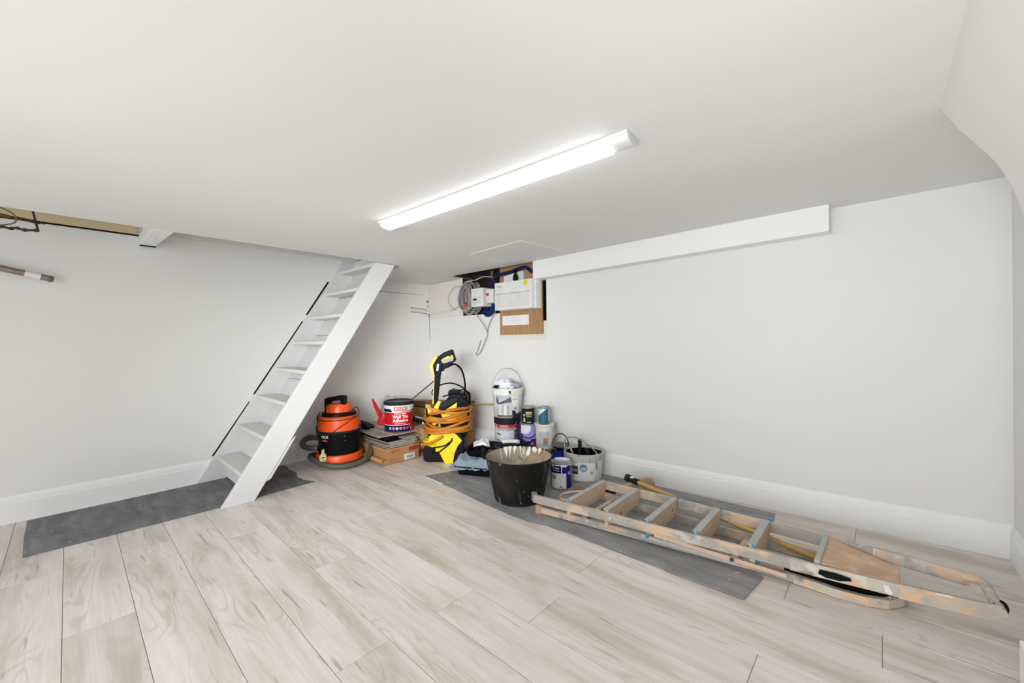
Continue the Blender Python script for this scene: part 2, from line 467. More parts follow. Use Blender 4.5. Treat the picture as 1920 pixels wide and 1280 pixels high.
# boxing along the top of the back wall
mb = MB(); n = 10
for i in range(n):
    a, b = 1.607 + (3.715 - 1.607)*i/n, 1.607 + (3.715 - 1.607)*(i+1)/n
    fa, fb = y_back(a) - .112, y_back(b) - .112
    za, zb = 1.652 + .0284*(a - 1.62), 1.652 + .0284*(b - 1.62)
    mb.hexa([(a, fa, za), (b, fb, zb), (b, y_back(b) + .02, zb), (a, y_back(a) + .02, za), (a, fa, z_ceil(a) + .01), (b, fb, z_ceil(b) + .01), (b, y_back(b) + .02, z_ceil(b) + .01), (a, y_back(a) + .02, z_ceil(a) + .01)])
structure(mb.build('trim_3', M_TRIM), 'white boxed-in beam under the ceiling of the back wall')
# skirting boards
def skirt_prof(t0=.016, h=.168):
    return [(0, 0), (t0, 0), (t0, h - .046), (t0 - .004, h - .040), (t0 - .004, h - .030), (t0 - .007, h - .012), (t0 - .010, h - .004), (.003, h), (0, h)]
def skirting(name, path, nrm):
    """path of floor points along the wall face; nrm(x, y) = direction into the room"""
    pr = skirt_prof(); mb = MB(); o = 0; n = len(pr)
    for p in path:
        d = nrm(p)
        mb.v += [(p[0] + d[0]*a, p[1] + d[1]*a, b) for a, b in pr]
    for i in range(len(path) - 1):
        for k in range(n): mb.f.append((i*n + k, i*n + (k+1) % n, (i+1)*n + (k+1) % n, (i+1)*n + k))
    mb.f.append(tuple(range(n))); mb.f.append(tuple(range((len(path)-1)*n + n - 1, (len(path)-1)*n - 1, -1)))
    return structure(mb.build(name, M_TRIM))
skirting('baseboard_left', [(WX, -4.7), (WX, -2.13)], lambda p: (1, 0))
skirting('baseboard_corner', [(WX, -1.98), (WX, .02)], lambda p: (1, 0))
skirting('baseboard_back', [(WX + (4.412 - WX)*i/24, y_back(WX + (4.412 - WX)*i/24)) for i in range(25)], lambda p: (0, -1))
skirting('baseboard_right', [(4.412, .215), (4.412, -.9)], lambda p: (-1, 0))
structure(MB().box((4.244, -4.6, 0), (4.29, -.94, .165)).build('baseboard_pier', M_TRIM, bevel=.004))
# cracks and cut-outs in the corner
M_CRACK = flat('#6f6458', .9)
mb = MB().add([(WX + .0008, -.66, 1.650), (WX + .0008, -.66, 1.643), (WX + .0008, -.075, 1.6445), (WX + .0008, -.075, 1.647)], [(0, 1, 2, 3)])
mb.build('crack', M_CRACK, wall_left)
mb = MB().add([(WX + .001, -.006, 1.44), (WX + .001, .012, 1.44), (WX + .001, .012, 1.385), (WX + .001, .004, 1.385)], [(0, 1, 2, 3)])
mb.add([(WX + .001, .006, 1.385), (WX + .001, .012, 1.385), (WX + .001, .018, 1.09), (WX + .001, .014, 1.09)], [(0, 1, 2, 3)])
mb.add([(WX + .001, -.03, 1.585), (WX + .001, -.0, 1.585), (WX + .001, -.0, 1.558), (WX + .001, -.03, 1.558)], [(0, 1, 2, 3)])
mb.add([(WX + .001, -.025, 1.523), (WX + .001, -.0, 1.523), (WX + .001, -.0, 1.512), (WX + .001, -.025, 1.512)], [(0, 1, 2, 3)])
mb.build('crack', M_CRACK, wall_left)
MB().hexa([(WX + .01, .012, 1.372), (.545, .012, 1.380), (.545, .026, 1.380), (WX + .01, .026, 1.372), (WX + .01, .012, 1.772), (.50, .012, 1.785), (.50, .026, 1.785), (WX + .01, .026, 1.772)]).build('plaster_board', M_WALL2, wall_back, bevel=.002, label='cream board patched over the corner by the wiring')

# ------------------------------------------------------------------ batten light
lt = thing('batten_light', 'long white LED batten lamp glowing on the ceiling', 'lamp', (2.49, -1.555, z_ceil(2.49)))
ang = math.atan2(.05, 1.56); lt.rotation_euler = (0, -math.atan(.024), math.atan2(.104, 1.54))
LL = .775
MB().box((-LL, -.05, -.010), (LL, .05, 0)).build('backplate', flat('#e9e9e9', .4), lt, bevel=.002)
def half(mb, x0, x1, w, h, n=12, z0=-.010):
    pr = [(w*math.cos(PI*k/n), z0 - h*math.sin(PI*k/n)**.75 if 0 < k < n else z0) for k in range(n + 1)]
    return mb.prism(pr, x0, x1, 'x')
em = bpy.data.materials.new('lamp_glow'); em.use_nodes = True
nt = em.node_tree; nt.nodes.clear()
e_ = nt.nodes.new('ShaderNodeEmission'); e_.inputs[0].default_value = (.93, .972, 1, 1); e_.inputs[1].default_value = LAMP_STRENGTH
nt.links.new(e_.outputs[0], nt.nodes.new('ShaderNodeOutputMaterial').inputs[0])
half(MB(), -LL + .035, LL - .085, .037, .036).build('diffuser', em, lt, smooth=40)
half(MB(), -LL, -LL + .034, .035, .030).build('end_cap', flat('#dededb', .45), lt, smooth=40)
half(MB(), LL - .084, LL, .043, .026).build('end_cap', flat('#e4e4e2', .45), lt, smooth=40)

# ------------------------------------------------------------------ staircase
st = thing('staircase', 'steep white painted open wooden staircase against the left wall', 'staircase', (.3, -2.1, 0))
ST = Vector((.3, -2.1, 0))
def sp(mb): mb.v = [(x - ST.x, y - ST.y, z) for x, y, z in mb.v]; return mb
sl = 1.131/1.795
yz = lambda y, z: (y + sl*z, z)
outer = [(-2.233, 0), (-2.040, 0), yz(-2.040, 1.79), yz(-2.233, 1.79)]
sp(MB().prism(outer, .664, .700, 'x')).build('outer_stringer', M_STAIR, st, bevel=.003)
inner = [(-2.233, 0), (-2.040, 0), yz(-2.040, 1.90), yz(-2.233, 1.90)]
sp(MB().prism([yz(-2.243, 0), yz(-2.05, 0), yz(-2.05, 1.9), yz(-2.243, 1.9)], WX + .001, -.030, 'x')).build('wall_stringer', M_STAIR, st, bevel=.002)
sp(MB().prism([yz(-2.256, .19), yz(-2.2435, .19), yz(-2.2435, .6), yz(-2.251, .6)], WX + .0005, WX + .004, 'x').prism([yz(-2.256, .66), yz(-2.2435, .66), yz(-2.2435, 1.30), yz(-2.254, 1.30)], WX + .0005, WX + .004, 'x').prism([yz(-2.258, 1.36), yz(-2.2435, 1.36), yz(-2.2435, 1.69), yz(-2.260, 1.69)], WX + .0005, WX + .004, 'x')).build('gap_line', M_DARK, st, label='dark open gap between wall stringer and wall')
M_TREAD = wall_paint('worn_tread_paint', '#dfdcd5', .55)
for k in range(8):
    z1 = .197 + .2286*k; y0 = -2.112 + .1456*k
    mb = MB().box((-.0295, y0, z1 - .030), (.6635, y0 + .165, z1))
    sp(mb).build('tread', M_TREAD, st, bevel=.004)
for a, b in ((.02, .78), (.785, 1.16), (1.165, 1.52), (1.60, 1.9)):
    sp(MB().prism([yz(-2.062, a), yz(-2.05, a), yz(-2.05, b), yz(-2.062, b)], -.029, .6635, 'x')).build('back_board', M_STAIR, st)
sp(MB().prism([yz(-2.04, .11), yz(-2.013, .125), yz(-2.013, .40), yz(-2.04, .37)], .655, .692, 'x')).build('rear_strip', M_STAIR, st, bevel=.002)
sp(MB().prism([(-.925, 1.77), (-.885, 1.772), (-.89, 1.79), (-.925, 1.79)], .64, .70, 'x')).build('top_wedge', flat('#9d8f7b', .8), st)

# ------------------------------------------------------------------ floor protection sheets
def sheet(name, poly, label, z0=.0003, th=.0035, cat='floor sheet'):
    c = Vector((sum(p[0] for p in poly)/len(poly), sum(p[1] for p in poly)/len(poly), 0))
    o = MB().prism([(x - c.x, y - c.y) for x, y in poly], z0, z0 + th, 'z').build(name, M_MAT2 if c.x < 1 else M_MAT)
    o.location = c; return tag(o, label, cat)
a_ = sheet('floor_sheet', [(-.02, -3.09), (.30, -3.088), (.646, -3.077), (.652, -2.7), (.660, -2.24), (.648, -1.95), (.635, -1.8), (.632, -1.70), (.622, -1.605), (.52, -1.648), (.40, -1.655), (.28, -1.618), (.12, -1.625), (.06, -1.61), (-.03, -1.62), (-.03, -2.0), (-.025, -2.6)],
      'long grey slate-look sheet running under the staircase along the left wall')
a_.rotation_euler = (0, 0, 0)
sheet('floor_sheet', [(1.17, -.969), (1.55, -.985), (1.95, -1.03), (2.20, -1.045), (2.36, -1.04), (2.47, -1.012), (2.60, -1.005), (3.0, -1.008), (3.17, -1.008), (3.19, -.80), (3.30, -.62), (3.37, -.50), (3.44, -.30), (3.45, -.05), (3.44, .06), (3.0, .055), (2.25, .030), (1.80, -.01), (1.45, -.30), (1.30, -.62)],
      'large grey slate-look sheet under the black bucket and the stepladder')
sheet('floor_sheet', [(3.165, -1.012), (3.503, -1.006), (3.530, -.775), (3.496, -.752), (3.47, -.70), (3.34, -.60), (3.18, -.80)],
      'small grey offcut sheet at the end of the larger one, beyond the ladder rail', z0=.004)
tag(MB().prism([(1.175, -.985), (1.28, -.985), (1.44, -1.003), (1.45, -.975), (1.30, -.965), (1.18, -.962)], .0042, .0052, 'z').build('masking_tape_strip', flat('#e8e6e0', .7)), 'white paper strip on the edge of the large grey sheet', 'tape')

# ------------------------------------------------------------------ wiring pocket on the back wall
M_PLY = wood('plywood', '#9f7850', '#ba9468', (14, 1.2, 1.6), .7)
M_PVC = flat('#e6e5e1', .4); M_GREYC = flat('#a39d99', .5); M_BLK = flat('#141414', .45); M_DKBLUE = flat('#23255a', .4)
bd = thing('plywood_board', 'plywood mounting board fixed in the wall pocket behind the fuse box', 'board', (1.36, .045, 1.158))
MB().box((-.268, -.010, 0), (.268, .010, .70)).build('panel', M_PLY, bd, bevel=.001)
MB().lathe([(0, 0), (.006, 0), (.004, .003), (0, .003)], 8).build('screw', flat('#d8d4cc', .3, .6), bd).location = (.235, -.011, .03)
tag(MB().box((1.125, .0335, 1.250), (1.470, .0345, 1.345)).build('paper_note', flat('#eceae8', .8)), 'white paper notice stuck on the plywood below the fuse box', 'paper')
cu = thing('fuse_box', 'wide white consumer unit with a hinged flap and a yellow round sticker', 'fuse box', (1.385, .034, 1.392))
MB().box((-.245, -.085, 0), (.245, 0, .272)).build('case', M_PVC, cu, bevel=.008, bseg=2)
MB().box((-.248, -.120, .004), (.225, -.086, .268)).build('front_cover', M_PVC, cu, bevel=.006, bseg=2)
MB().box((-.222, -.126, .030), (.190, -.1205, .150)).build('flap', flat('#dedcd8', .35), cu, bevel=.003)
MB().box((-.225, -.1225, .155), (.195, -.1205, .160)).build('seam', flat('#a9a6a1', .6), cu)
MB().lathe([(0, 0), (.024, 0), (.024, .001), (0, .001)], 20).build('sticker', flat('#e8d31a', .5), cu, label='yellow round warning sticker', at=(.150, -.1215, .238), rot=(PI/2, 0, 0))
MB().box((-.22, -.1212, .222), (-.15, -.1205, .238)).build('maker_mark', flat('#b9c2b6', .5), cu)
mt = thing('isolator_switch', 'white switch box with a black window beside the grey cable coil', 'switch', (.86, .07, 1.452))
MB().box((-.095, -.13, 0), (.085, 0, .19)).build('case', M_PVC, mt, bevel=.006, bseg=2)
MB().box((-.062, -.133, .072), (-.005, -.130, .090)).build('window', M_BLK, mt)
MB().box((-.092, -.1345, .03), (.055, -.1302, .105)).build('lower_cover', flat('#d9d7d2', .4), mt, bevel=.002)
MB().box((-.060, -.1365, .066), (-.008, -.1346, .084)).build('rocker', M_BLK, mt)
mt2 = thing('isolator_switch', 'narrow white switch box with a red rocker beside the fuse box', 'switch', (1.022, .075, 1.478))
MB().box((-.048, -.12, 0), (.052, 0, .142)).build('case', flat('#dfe0dd', .4), mt2, bevel=.006, bseg=2)
MB().box((-.040, -.127, .075), (-.005, -.120, .102)).build('rocker', flat('#c22a2e', .4), mt2, bevel=.002, label='red rocker')
MB().box((.015, -.122, .01), (.05, -.119, .13)).build('side_cover', M_PVC, mt2, bevel=.002)
co = thing('cable_coil', 'thick coil of grey cable hanging in the wall pocket', 'cable', (.625, .03, 1.565))
rnd = random.Random(3)
for k in range(13):
    pts = []; r0 = .118 + rnd.uniform(-.028, .022); yo = -.07 + k*.0105; ph = rnd.uniform(0, 6)
    for i in range(22):
        a = 2*PI*i/22
        pts.append((math.cos(a)*r0*.86 + .07*(k/13) , yo + .006*math.sin(a*2 + ph), math.sin(a)*r0*1.28 + .004*math.sin(3*a + ph)))
    MB().tube(pts, .0085, 6, 2, closed=True).build('turn', M_GREYC, co, smooth=60)
MB().tube([(.03, -.075, -.075), (.05, -.09, -.085), (.065, -.085, -.095)], .02, 8, 3).build('red_tie', flat('#c4473f', .6), co, smooth=50, label='red tape tie')
MB().box((-.02, .05, -.10), (.05, .06, .09)).build('inner_sleeve', M_BLK, co)
tag(MB().tube([(.69, -.05, 1.482), (.756, -.045, 1.44), (.852, -.03, 1.331), (.925, -.01, 1.226), (.940, 0, 1.168), (.90, 0, 1.09), (.845, .01, 1.01), (.79, .012, .955), (.765, .012, .95), (.76, .012, .97), (.785, .012, 1.01), (.81, .012, 1.06), (.83, .012, 1.11)], .0045, 6, 5).build('dangling_cable', M_GREYC, smooth=60), 'thin grey cable dangling from the coil and doubled back at its end', 'cable')
tag(MB().tube([(1.09, .01, 1.44), (1.03, .005, 1.36), (.97, .005, 1.28), (.925, .012, 1.19)], .0045, 6, 5).build('dangling_cable', M_GREYC, smooth=60), 'thin grey cable running from under the fuse box down to the dangling one', 'cable')
tag(MB().tube([(.95, .06, 1.76), (.869, .02, 1.768), (.80, .0, 1.748), (.771, .0, 1.742), (.68, .0, 1.742), (.60, .0, 1.735), (.565, .02, 1.71)], .006, 6, 5).build('twin_cable', flat('#cdc8c0', .5), smooth=60), 'pale cable arching over the grey coil under the ceiling', 'cable')
M_BLUEC = flat('#1d2858', .35)
tag(MB().tube([(.875, .10, 1.47), (.872, .04, 1.41), (.895, .02, 1.375), (.94, .015, 1.362), (.985, .02, 1.380), (1.008, .04, 1.43), (1.012, .05, 1.50)], .018, 8, 5).build('blue_cable', M_BLUEC, smooth=60), 'thick blue cable looped below the two white switch boxes', 'cable')
tag(MB().tube([(.90, .09, 1.47), (.905, .03, 1.42), (.93, .01, 1.395), (.96, .02, 1.40), (.975, .05, 1.47)], .012, 8, 5).build('blue_cable', flat('#24406f', .35), smooth=60), 'lighter blue cable inside the loop below the switch boxes', 'cable')
tag(MB().tube([(1.012, .02, 1.61), (1.012, .0, 1.66), (1.035, .0, 1.711), (1.096, .0, 1.752), (1.27, .0, 1.766), (1.40, .0, 1.786), (1.47, .0, 1.785), (1.52, .0, 1.75), (1.54, .01, 1.73)], .0165, 8, 5).build('blue_cable', M_DKBLUE, smooth=60), 'thick violet blue cable running over the top of the fuse box', 'cable')
for q, (pts, lab) in enumerate(((((.955, .05, 1.82), (.975, .04, 1.75), (.985, .06, 1.70), (.99, .08, 1.62)), 'yellow green earth wire hanging left of the blue cable bend'), (((.985, .05, 1.82), (.99, .03, 1.76), (1.01, .05, 1.71), (1.0, .09, 1.66)), 'second yellow earth wire beside the blue cable bend'))):
    tag(MB().tube(pts, .0055, 6, 5).build('earth_wire', flat('#8a7a2a', .5), smooth=60), lab, 'wire')
tag(MB().hexa([(1.175, .005, 1.668), (1.429, .005, 1.664), (1.429, .034, 1.664), (1.175, .034, 1.668), (1.175, .005, 1.735), (1.425, .005, 1.765), (1.425, .034, 1.765), (1.175, .034, 1.735)]).build('junction_box', M_PVC, bevel=.003), 'white junction box half hidden behind the top of the fuse box', 'box')
tag(MB().lathe([(0, 0), (.018, 0), (.026, .02), (.022, .05), (.010, .075), (.012, .12), (0, .12)], 12).build('cable_gland', M_BLK, smooth=50), 'black cone-shaped cable gland on top of the fuse box', 'cable gland').location = (1.362, -.03, 1.664)
tag(MB().tube([(.56, .012, 1.685), (.50, .0, 1.70), (.43, .0, 1.70), (.36, .004, 1.665), (.31, .006, 1.60), (.31, .006, 1.54), (.36, .006, 1.485), (.44, .006, 1.440)], .004, 6, 5).build('loop_cable', flat('#b9b3aa', .5), smooth=60), 'thin pale cable looping over the wall left of the coil', 'cable')
cd = thing('conduit', 'white painted conduit running round the corner towards the wiring', 'pipe', (WX, -.25, 1.47))
def rel(pts, o): return [(a - o[0], b - o[1], c - o[2]) for a, b, c in pts]
CO = (WX, -.25, 1.47)
MB().tube(rel([(WX + .010, -.25, 1.472), (WX + .010, -.10, 1.456), (WX + .014, -.03, 1.440), (WX + .05, .002, 1.428), (.056, .004, 1.424), (.256, .004, 1.432), (.36, .004, 1.447)], CO), .013, 8, 5).build('tube', M_WALL2, cd, smooth=60)
MB().tube(rel([(.34, .004, 1.444), (.46, .0, 1.470), (.56, -.01, 1.50)], CO), .0055, 6, 5).build('emerging_cable', flat('#c9c4ba', .5), cd, smooth=60)
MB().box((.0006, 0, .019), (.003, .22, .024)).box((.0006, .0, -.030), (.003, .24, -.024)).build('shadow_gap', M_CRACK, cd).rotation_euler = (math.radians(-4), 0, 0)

# ------------------------------------------------------------------ pole and rusty bracket at the stairwell
pl_ = thing('hanging_pole', 'grey metal pole with a rounded end held off the left wall', 'pole', (.02, -3.18, 1.568))
MB().tube([(0, -.75, .168), (0, .195, -.044)], .019, 14, 1).build('tube', spotted('dull_pole_metal', '#8d8474', [('#4e4335', 6, .50, .1, 2, (1, 1, 1))], .35, .3), pl_, smooth=40)
MB().tube([(0, .193, -.0435), (0, .207, -.0467), (0, .214, -.048)], lambda u: .0205 if u < .7 else .013, 14, 1).build('end_cap', flat('#6b6154', .4), pl_, smooth=50)
MB().tube([(0, .095, -.0214), (0, .160, -.0361)], .0194, 14, 1).build('sticker_band', flat('#e9e2dc', .5), pl_, smooth=40, label='white paper band')
MB().box((WX - .02, -.42, .085), (0, -.38, .105)).build('wall_bracket', M_DARK, pl_)
M_RUST = spotted('rusty_iron', '#4a3a2a', [('#75522f', 9, .5, .15, 1, (1, 1, 1)), ('#2a2019', 12, .55, .1, 4, (1, 1, 1))], .8)
rb = thing('iron_bracket', 'rusty iron bracket hanging in the stairwell with wires round it', 'bracket', (.45, -3.02, 1.74))
MB().bar((0, -.02, .14), (0, .005, 0), .018, .010, (0, 1, 0)).bar((0, -.02, .14), (.256, -.02, .14), .018, .010).build('upright', M_RUST, rb, bevel=.001)
MB().tube([(0, .008, .004), (0, -.045, -.004), (0, -.075, .002), (0, -.1, -.008), (0, -.13, -.002), (0, -.40, -.02)], lambda u: .008 + .003*math.sin(u*40), 8, 4).build('lower_arm', M_RUST, rb, smooth=50)
MB().tube([(-.01, .03, .052), (-.01, 0, .050), (-.01, -.05, .056), (-.01, -.12, .062), (-.01, -.40, .09)], lambda u: .006 + .004*abs(math.sin(u*23)), 8, 4).build('cross_arm', M_RUST, rb, smooth=50)
MB().tube([(.02, -.02, .123), (.02, -.06, .113), (.02, -.1, .112), (.02, -.14, .12), (.02, -.4, .14)], .004, 6, 4).tube([(.02, -.14, .10), (.02, -.1, .085), (.02, -.075, .06), (.02, -.075, .03), (.02, -.10, .012), (.02, -.16, .0), (.02, -.4, 0)], .0035, 6, 5).build('green_wire', flat('#5d6a2c', .6), rb, smooth=60, label='green twisted wire')
MB().sphere((.02, -.09, .115), .012, 8, 6, (1, 1.3, 1)).build('wire_knot', flat('#56602b', .7), rb, smooth=60)

# ------------------------------------------------------------------ orange drum vacuum cleaner
M_OR = flat('#e8551a', .35); M_BK = flat('#121214', .35); M_HOSE = flat('#57534a', .5)
vx, vy = .275, -1.245
VS = .965
vc = thing('vacuum_cleaner', 'orange and black drum vacuum cleaner with its grey hose wrapped round', 'vacuum cleaner', (vx, vy, 0), FACE)
MB().lathe([(0, .045), (.195, .045), (.205, .055), (.205, .095), (.196, .112), (.18, .116), (0, .116)], 40).build('base_ring', M_OR, vc, smooth=35)
MB().lathe([(0, .112), (.180, .112), (.183, .12), (.183, .312), (0, .312)], 40).build('drum', M_BK, vc, smooth=35)
MB().lathe([(0, .308), (.192, .308), (.194, .316), (.192, .330), (0, .330)], 40).build('collar', flat('#1f2530', .4), vc, smooth=35)
MB().lathe([(0, .328), (.188, .328), (.186, .40), (.182, .445), (.170, .458), (0, .458)], 40).build('head', M_OR, vc, smooth=35)
MB().lathe([(0, .455), (.158, .455), (.150, .486), (.120, .492), (0, .492)], 40).build('top_ring', M_BK, vc, smooth=35)
MB().lathe([(0, .488), (.122, .488), (.120, .545), (.108, .566), (.07, .574), (0, .576)], 40).build('dome', M_OR, vc, smooth=35)
h = MB().prism([(-.100, .47), (-.050, .47), (-.052, .578), (-.030, .594), (.045, .602), (.048, .562), (.088, .562), (.093, .645), (.055, .648), (-.075, .628), (-.102, .616)], -.085, -.035, 'y').build('handle', M_BK, vc, bevel=.006, bseg=2)
for a in (.9, 2.2, 3.9, 5.3):
    MB().tube([(-.012, 0, 0), (.012, 0, 0)], .0175, 12, 1).build('castor', flat('#4a4641', .5), vc, smooth=40).location = (.172*math.cos(a), .172*math.sin(a), .0176)
    MB().box((-.016, -.012, .030), (.016, .012, .050)).build('castor_fork', M_BK, vc).location = (.172*math.cos(a), .172*math.sin(a), 0)
for a in (.12, -2.75, 2.0):
    MB().box((.178, -.018, .30), (.199, .018, .365)).build('clip', flat('#2a2f38', .4), vc, bevel=.003).rotation_euler = (0, 0, a)
ribr = lambda u: .0235 + .0014*math.sin(u*700)
MB().tube([(-.10, -.15, .185), (-.17, -.17, .185), (-.26, -.13, .185), (-.315, -.07, .200), (-.335, 0, .215), (-.31, .05, .228), (-.25, .05, .228), (-.14, .08, .21)], lambda u: .0245 + .0013*math.sin(u*330), 10, 14).build('hose', M_HOSE, vc, smooth=70, label='grey ribbed suction hose')
MB().tube([(-.235, .02, .075), (-.245, -.06, .085), (-.19, -.15, .085), (-.10, -.205, .066), (0, -.235, .045), (.11, -.225, .034), (.205, -.165, .036), (.262, -.07, .055), (.280, .03, .09), (.262, .11, .14)], lambda u: .0245 + .0013*math.sin(u*420), 10, 16).build('hose', M_HOSE, vc, smooth=70)
MB().lathe([(0, 0), (.03, 0), (.034, .02), (.03, .05), (0, .05)], 14).build('hose_socket', M_BK, vc, smooth=40, at=(-.075, -.155, .185), rot=(PI/2, 0, -.5))
tw = lambda a, r, z: (r*math.cos(a), r*math.sin(a), z)
MB().tube([tw(-.3, .135, .50), tw(-.05, .165, .53), tw(.05, .185, .47), tw(-.4, .192, .445), tw(-.9, .192, .40), tw(-1.35, .195, .345), tw(-1.5, .198, .325)], .0035, 6, 6).tube([tw(-2.8, .16, .49), tw(-2.75, .188, .45), tw(-2.4, .192, .435), tw(-1.8, .190, .43), tw(-1.0, .190, .435), tw(-.3, .189, .45)], .0035, 6, 6).tube([tw(-2.65, .17, .475), tw(-2.5, .192, .44), tw(-2.47, .194, .38), tw(-2.45, .200, .31), tw(-2.2, .195, .26), tw(-2.05, .190, .22), tw(-2.03, .19, .19)], .0035, 6, 6).build('power_cord', flat('#2a1f18', .5), vc, smooth=60)
pg = MB().prism([(-.028, 0), (.022, -.004), (.030, .012), (.028, .052), (.012, .066), (.008, .105), (-.008, .105), (-.014, .066), (-.030, .046)], -.012, .012, 'y').build('plug', flat('#d9c48e', .45), vc, bevel=.003, label='cream mains plug')
pg.location = (-.052, -.222, .082)
MB().prism([(-.006, .026), (.020, .030), (.020, .040), (-.006, .036)], -.0135, -.0115, 'y').prism([(.006, .006), (.018, .008), (.017, .016), (.006, .013)], -.0135, -.0115, 'y').build('plug_mark', M_BK, pg)
vc.scale = (VS, VS, VS)
wv = Wrap(lambda z: .183, -1.165)
tv = MB(); wv.text(tv, 'VAX', -.138, .282, .036, .0025, .0008, 1.15); tv.build('lettering', flat('#e4e2d8', .5), vc)
tv = MB(); wv.band(tv, -.160, -.108, .242, .258, .002, 6); tv.build('red_badge', flat('#b4463c', .5), vc)
for (u, z) in ((.044, .285), (.046, .245)):
    tv = MB(); wv.disc(tv, u, z, .004, .002, 10); tv.build('rivet', flat('#b8b8b8', .3, .5), vc)

# ------------------------------------------------------------------ stack of boxes and boards in the corner
M_CARD = card('brown_cardboard', '#9a6a42', '#b58354'); M_CARD2 = card('pale_cardboard', '#a87d55', '#c39a6d')
M_OAKEDGE = wood('greyed_board', '#8e8478', '#b3aa9d', (2, 18, 18))
def carton(name, x0, x1, y0, y1, z0, z1, label, m=M_CARD, group=None):
    c = ((x0+x1)/2, (y0+y1)/2)
    t = thing(name, label, 'box', (c[0], c[1], z0), 0, group)
    hx, hy, hz = (x1-x0)/2, (y1-y0)/2, z1-z0
    MB().box((-hx, -hy, 0), (hx, hy, hz)).build('carton', m, t, bevel=.003)
    return t, hx, hy, hz
b1, hx, hy, hz = carton('cardboard_box', -.02, .690, -1.012, -.670, .001, .138, 'long brown cardboard box lying at the bottom of the corner stack')
xf = hx + .0006
MB().add([(xf, -.13, .095), (xf, -.085, .095), (xf, -.085, .125), (xf, -.13, .125)], [(0,1,2,3)]).add([(xf, -.075, .105), (xf, -.045, .106), (xf, -.045, .128), (xf, -.075, .128)], [(0,1,2,3)]).build('orange_print', flat('#c0562f', .7), b1)
MB().add([(xf, .055, .085), (xf, .158, .087), (xf, .158, .130), (xf, .055, .130)], [(0,1,2,3)]).build('red_print', flat('#a23a24', .7), b1)
MB().add([(xf + .0004, .005, .012), (xf + .0004, .118, .014), (xf + .0004, .118, .064), (xf + .0004, .005, .064)], [(0,1,2,3)]).build('paper_label', flat('#d9d8d2', .7), b1, label='white delivery label')
MB().add([(xf + .0008, .030, .022), (xf + .0008, .100, .024), (xf + .0008, .100, .050), (xf + .0008, .030, .050)], [(0,1,2,3)]).build('label_print', flat('#8fa3bb', .7), b1)
MB().box((-hx, -hy - .001, .128), (hx + .001, -hy + .0015, .139)).box((hx - .001, -hy, .128), (hx + .0015, hy, .139)).build('lid_edge', M_CARD2, b1)
fl_ = MB()
pr = [(.0, .0)] + [(.026*math.cos(a) - .026, .026 + .026*math.sin(a)) for a in [(-PI/2 + 1.45*PI*k/12) for k in range(13)]]
pr2 = [(a, b) for a, b in pr]
n = len(pr2)
vs = [(x_, -hy - .002 + a, .004 + b) for x_ in (-.30, hx - .005) for a, b in pr2] + [(x_, -hy - .002 + a*.9 , .006 + b*.92) for x_ in (-.30, hx - .005) for a, b in pr2]
fs = [(i, i+1, n+i+1, n+i) for i in range(n-1)] + [(2*n+i, 3*n+i, 3*n+i+1, 2*n+i+1) for i in range(n-1)] + [(n+i, n+i+1, 3*n+i+1, 3*n+i) for i in range(n-1)]
fl_.add(vs, fs).build('curled_flap', M_CARD2, b1, smooth=60)
MB().add([(-.25, -hy - .030, .022), (.02, -hy - .030, .022), (.02, -hy - .030, .03), (-.25, -hy - .030, .03)], [(0,1,2,3)]).build('red_flap_print', flat('#a8423a', .7), b1)
b2, hx, hy, hz = carton('cardboard_box', .02, .640, -.660, -.360, .001, .150, 'brown cardboard box behind the bottom one, half hidden by the pressure washer')
MB().add([(hx + .0006, -.13, .02), (hx + .0006, .02, .02), (hx + .0006, .02, .06), (hx + .0006, -.13, .06)], [(0,1,2,3)]).build('red_print', flat('#7c3128', .7), b2)
b3, hx, hy, hz = carton('cardboard_box', .03, .775, -.32, -.04, .001, .155, 'brown cardboard box at the back of the corner behind the pressure washer', M_CARD)
b4, hx, hy, hz = carton('cardboard_box', .05, .765, -.31, -.045, .157, .29, 'pale brown cardboard box on the rearmost one behind the orange hose', M_CARD2)
b5, hx, hy, hz = carton('cardboard_box', .04, .785, -.315, -.04, .292, .372, 'topmost flat cardboard box behind the orange hose', M_CARD2)
# grey laminate offcuts on the front box
lay = [(-.02, .672, -.985, -.700, 'lowest pale laminate board on the front cardboard box'),
       (-.02, .690, -.972, -.690, 'second pale laminate board from the bottom on the front cardboard box'),
       (-.02, .682, -.995, -.705, 'third pale laminate board from the bottom on the front cardboard box'),
       (-.02, .694, -.965, -.690, 'fourth pale laminate board from the bottom, its end torn and pale'),
       (-.02, .676, -.985, -.695, 'fifth pale laminate board from the bottom on the front cardboard box')]
zt = .140
for i, (x0, x1, y0, y1, lab) in enumerate(lay):
    o = MB().box((-(x1-x0)/2, -(y1-y0)/2, 0), ((x1-x0)/2, (y1-y0)/2, .0105)).build('laminate_board', M_OAKEDGE, bevel=.001)
    o.location = ((x0+x1)/2, (y0+y1)/2, zt); o.rotation_euler = (0, 0, (-.02, .03, -.03, .015, .02)[i]); zt += .0115
    tag(o, lab, 'board', 'laminate boards on the front cardboard box')
ztop = zt
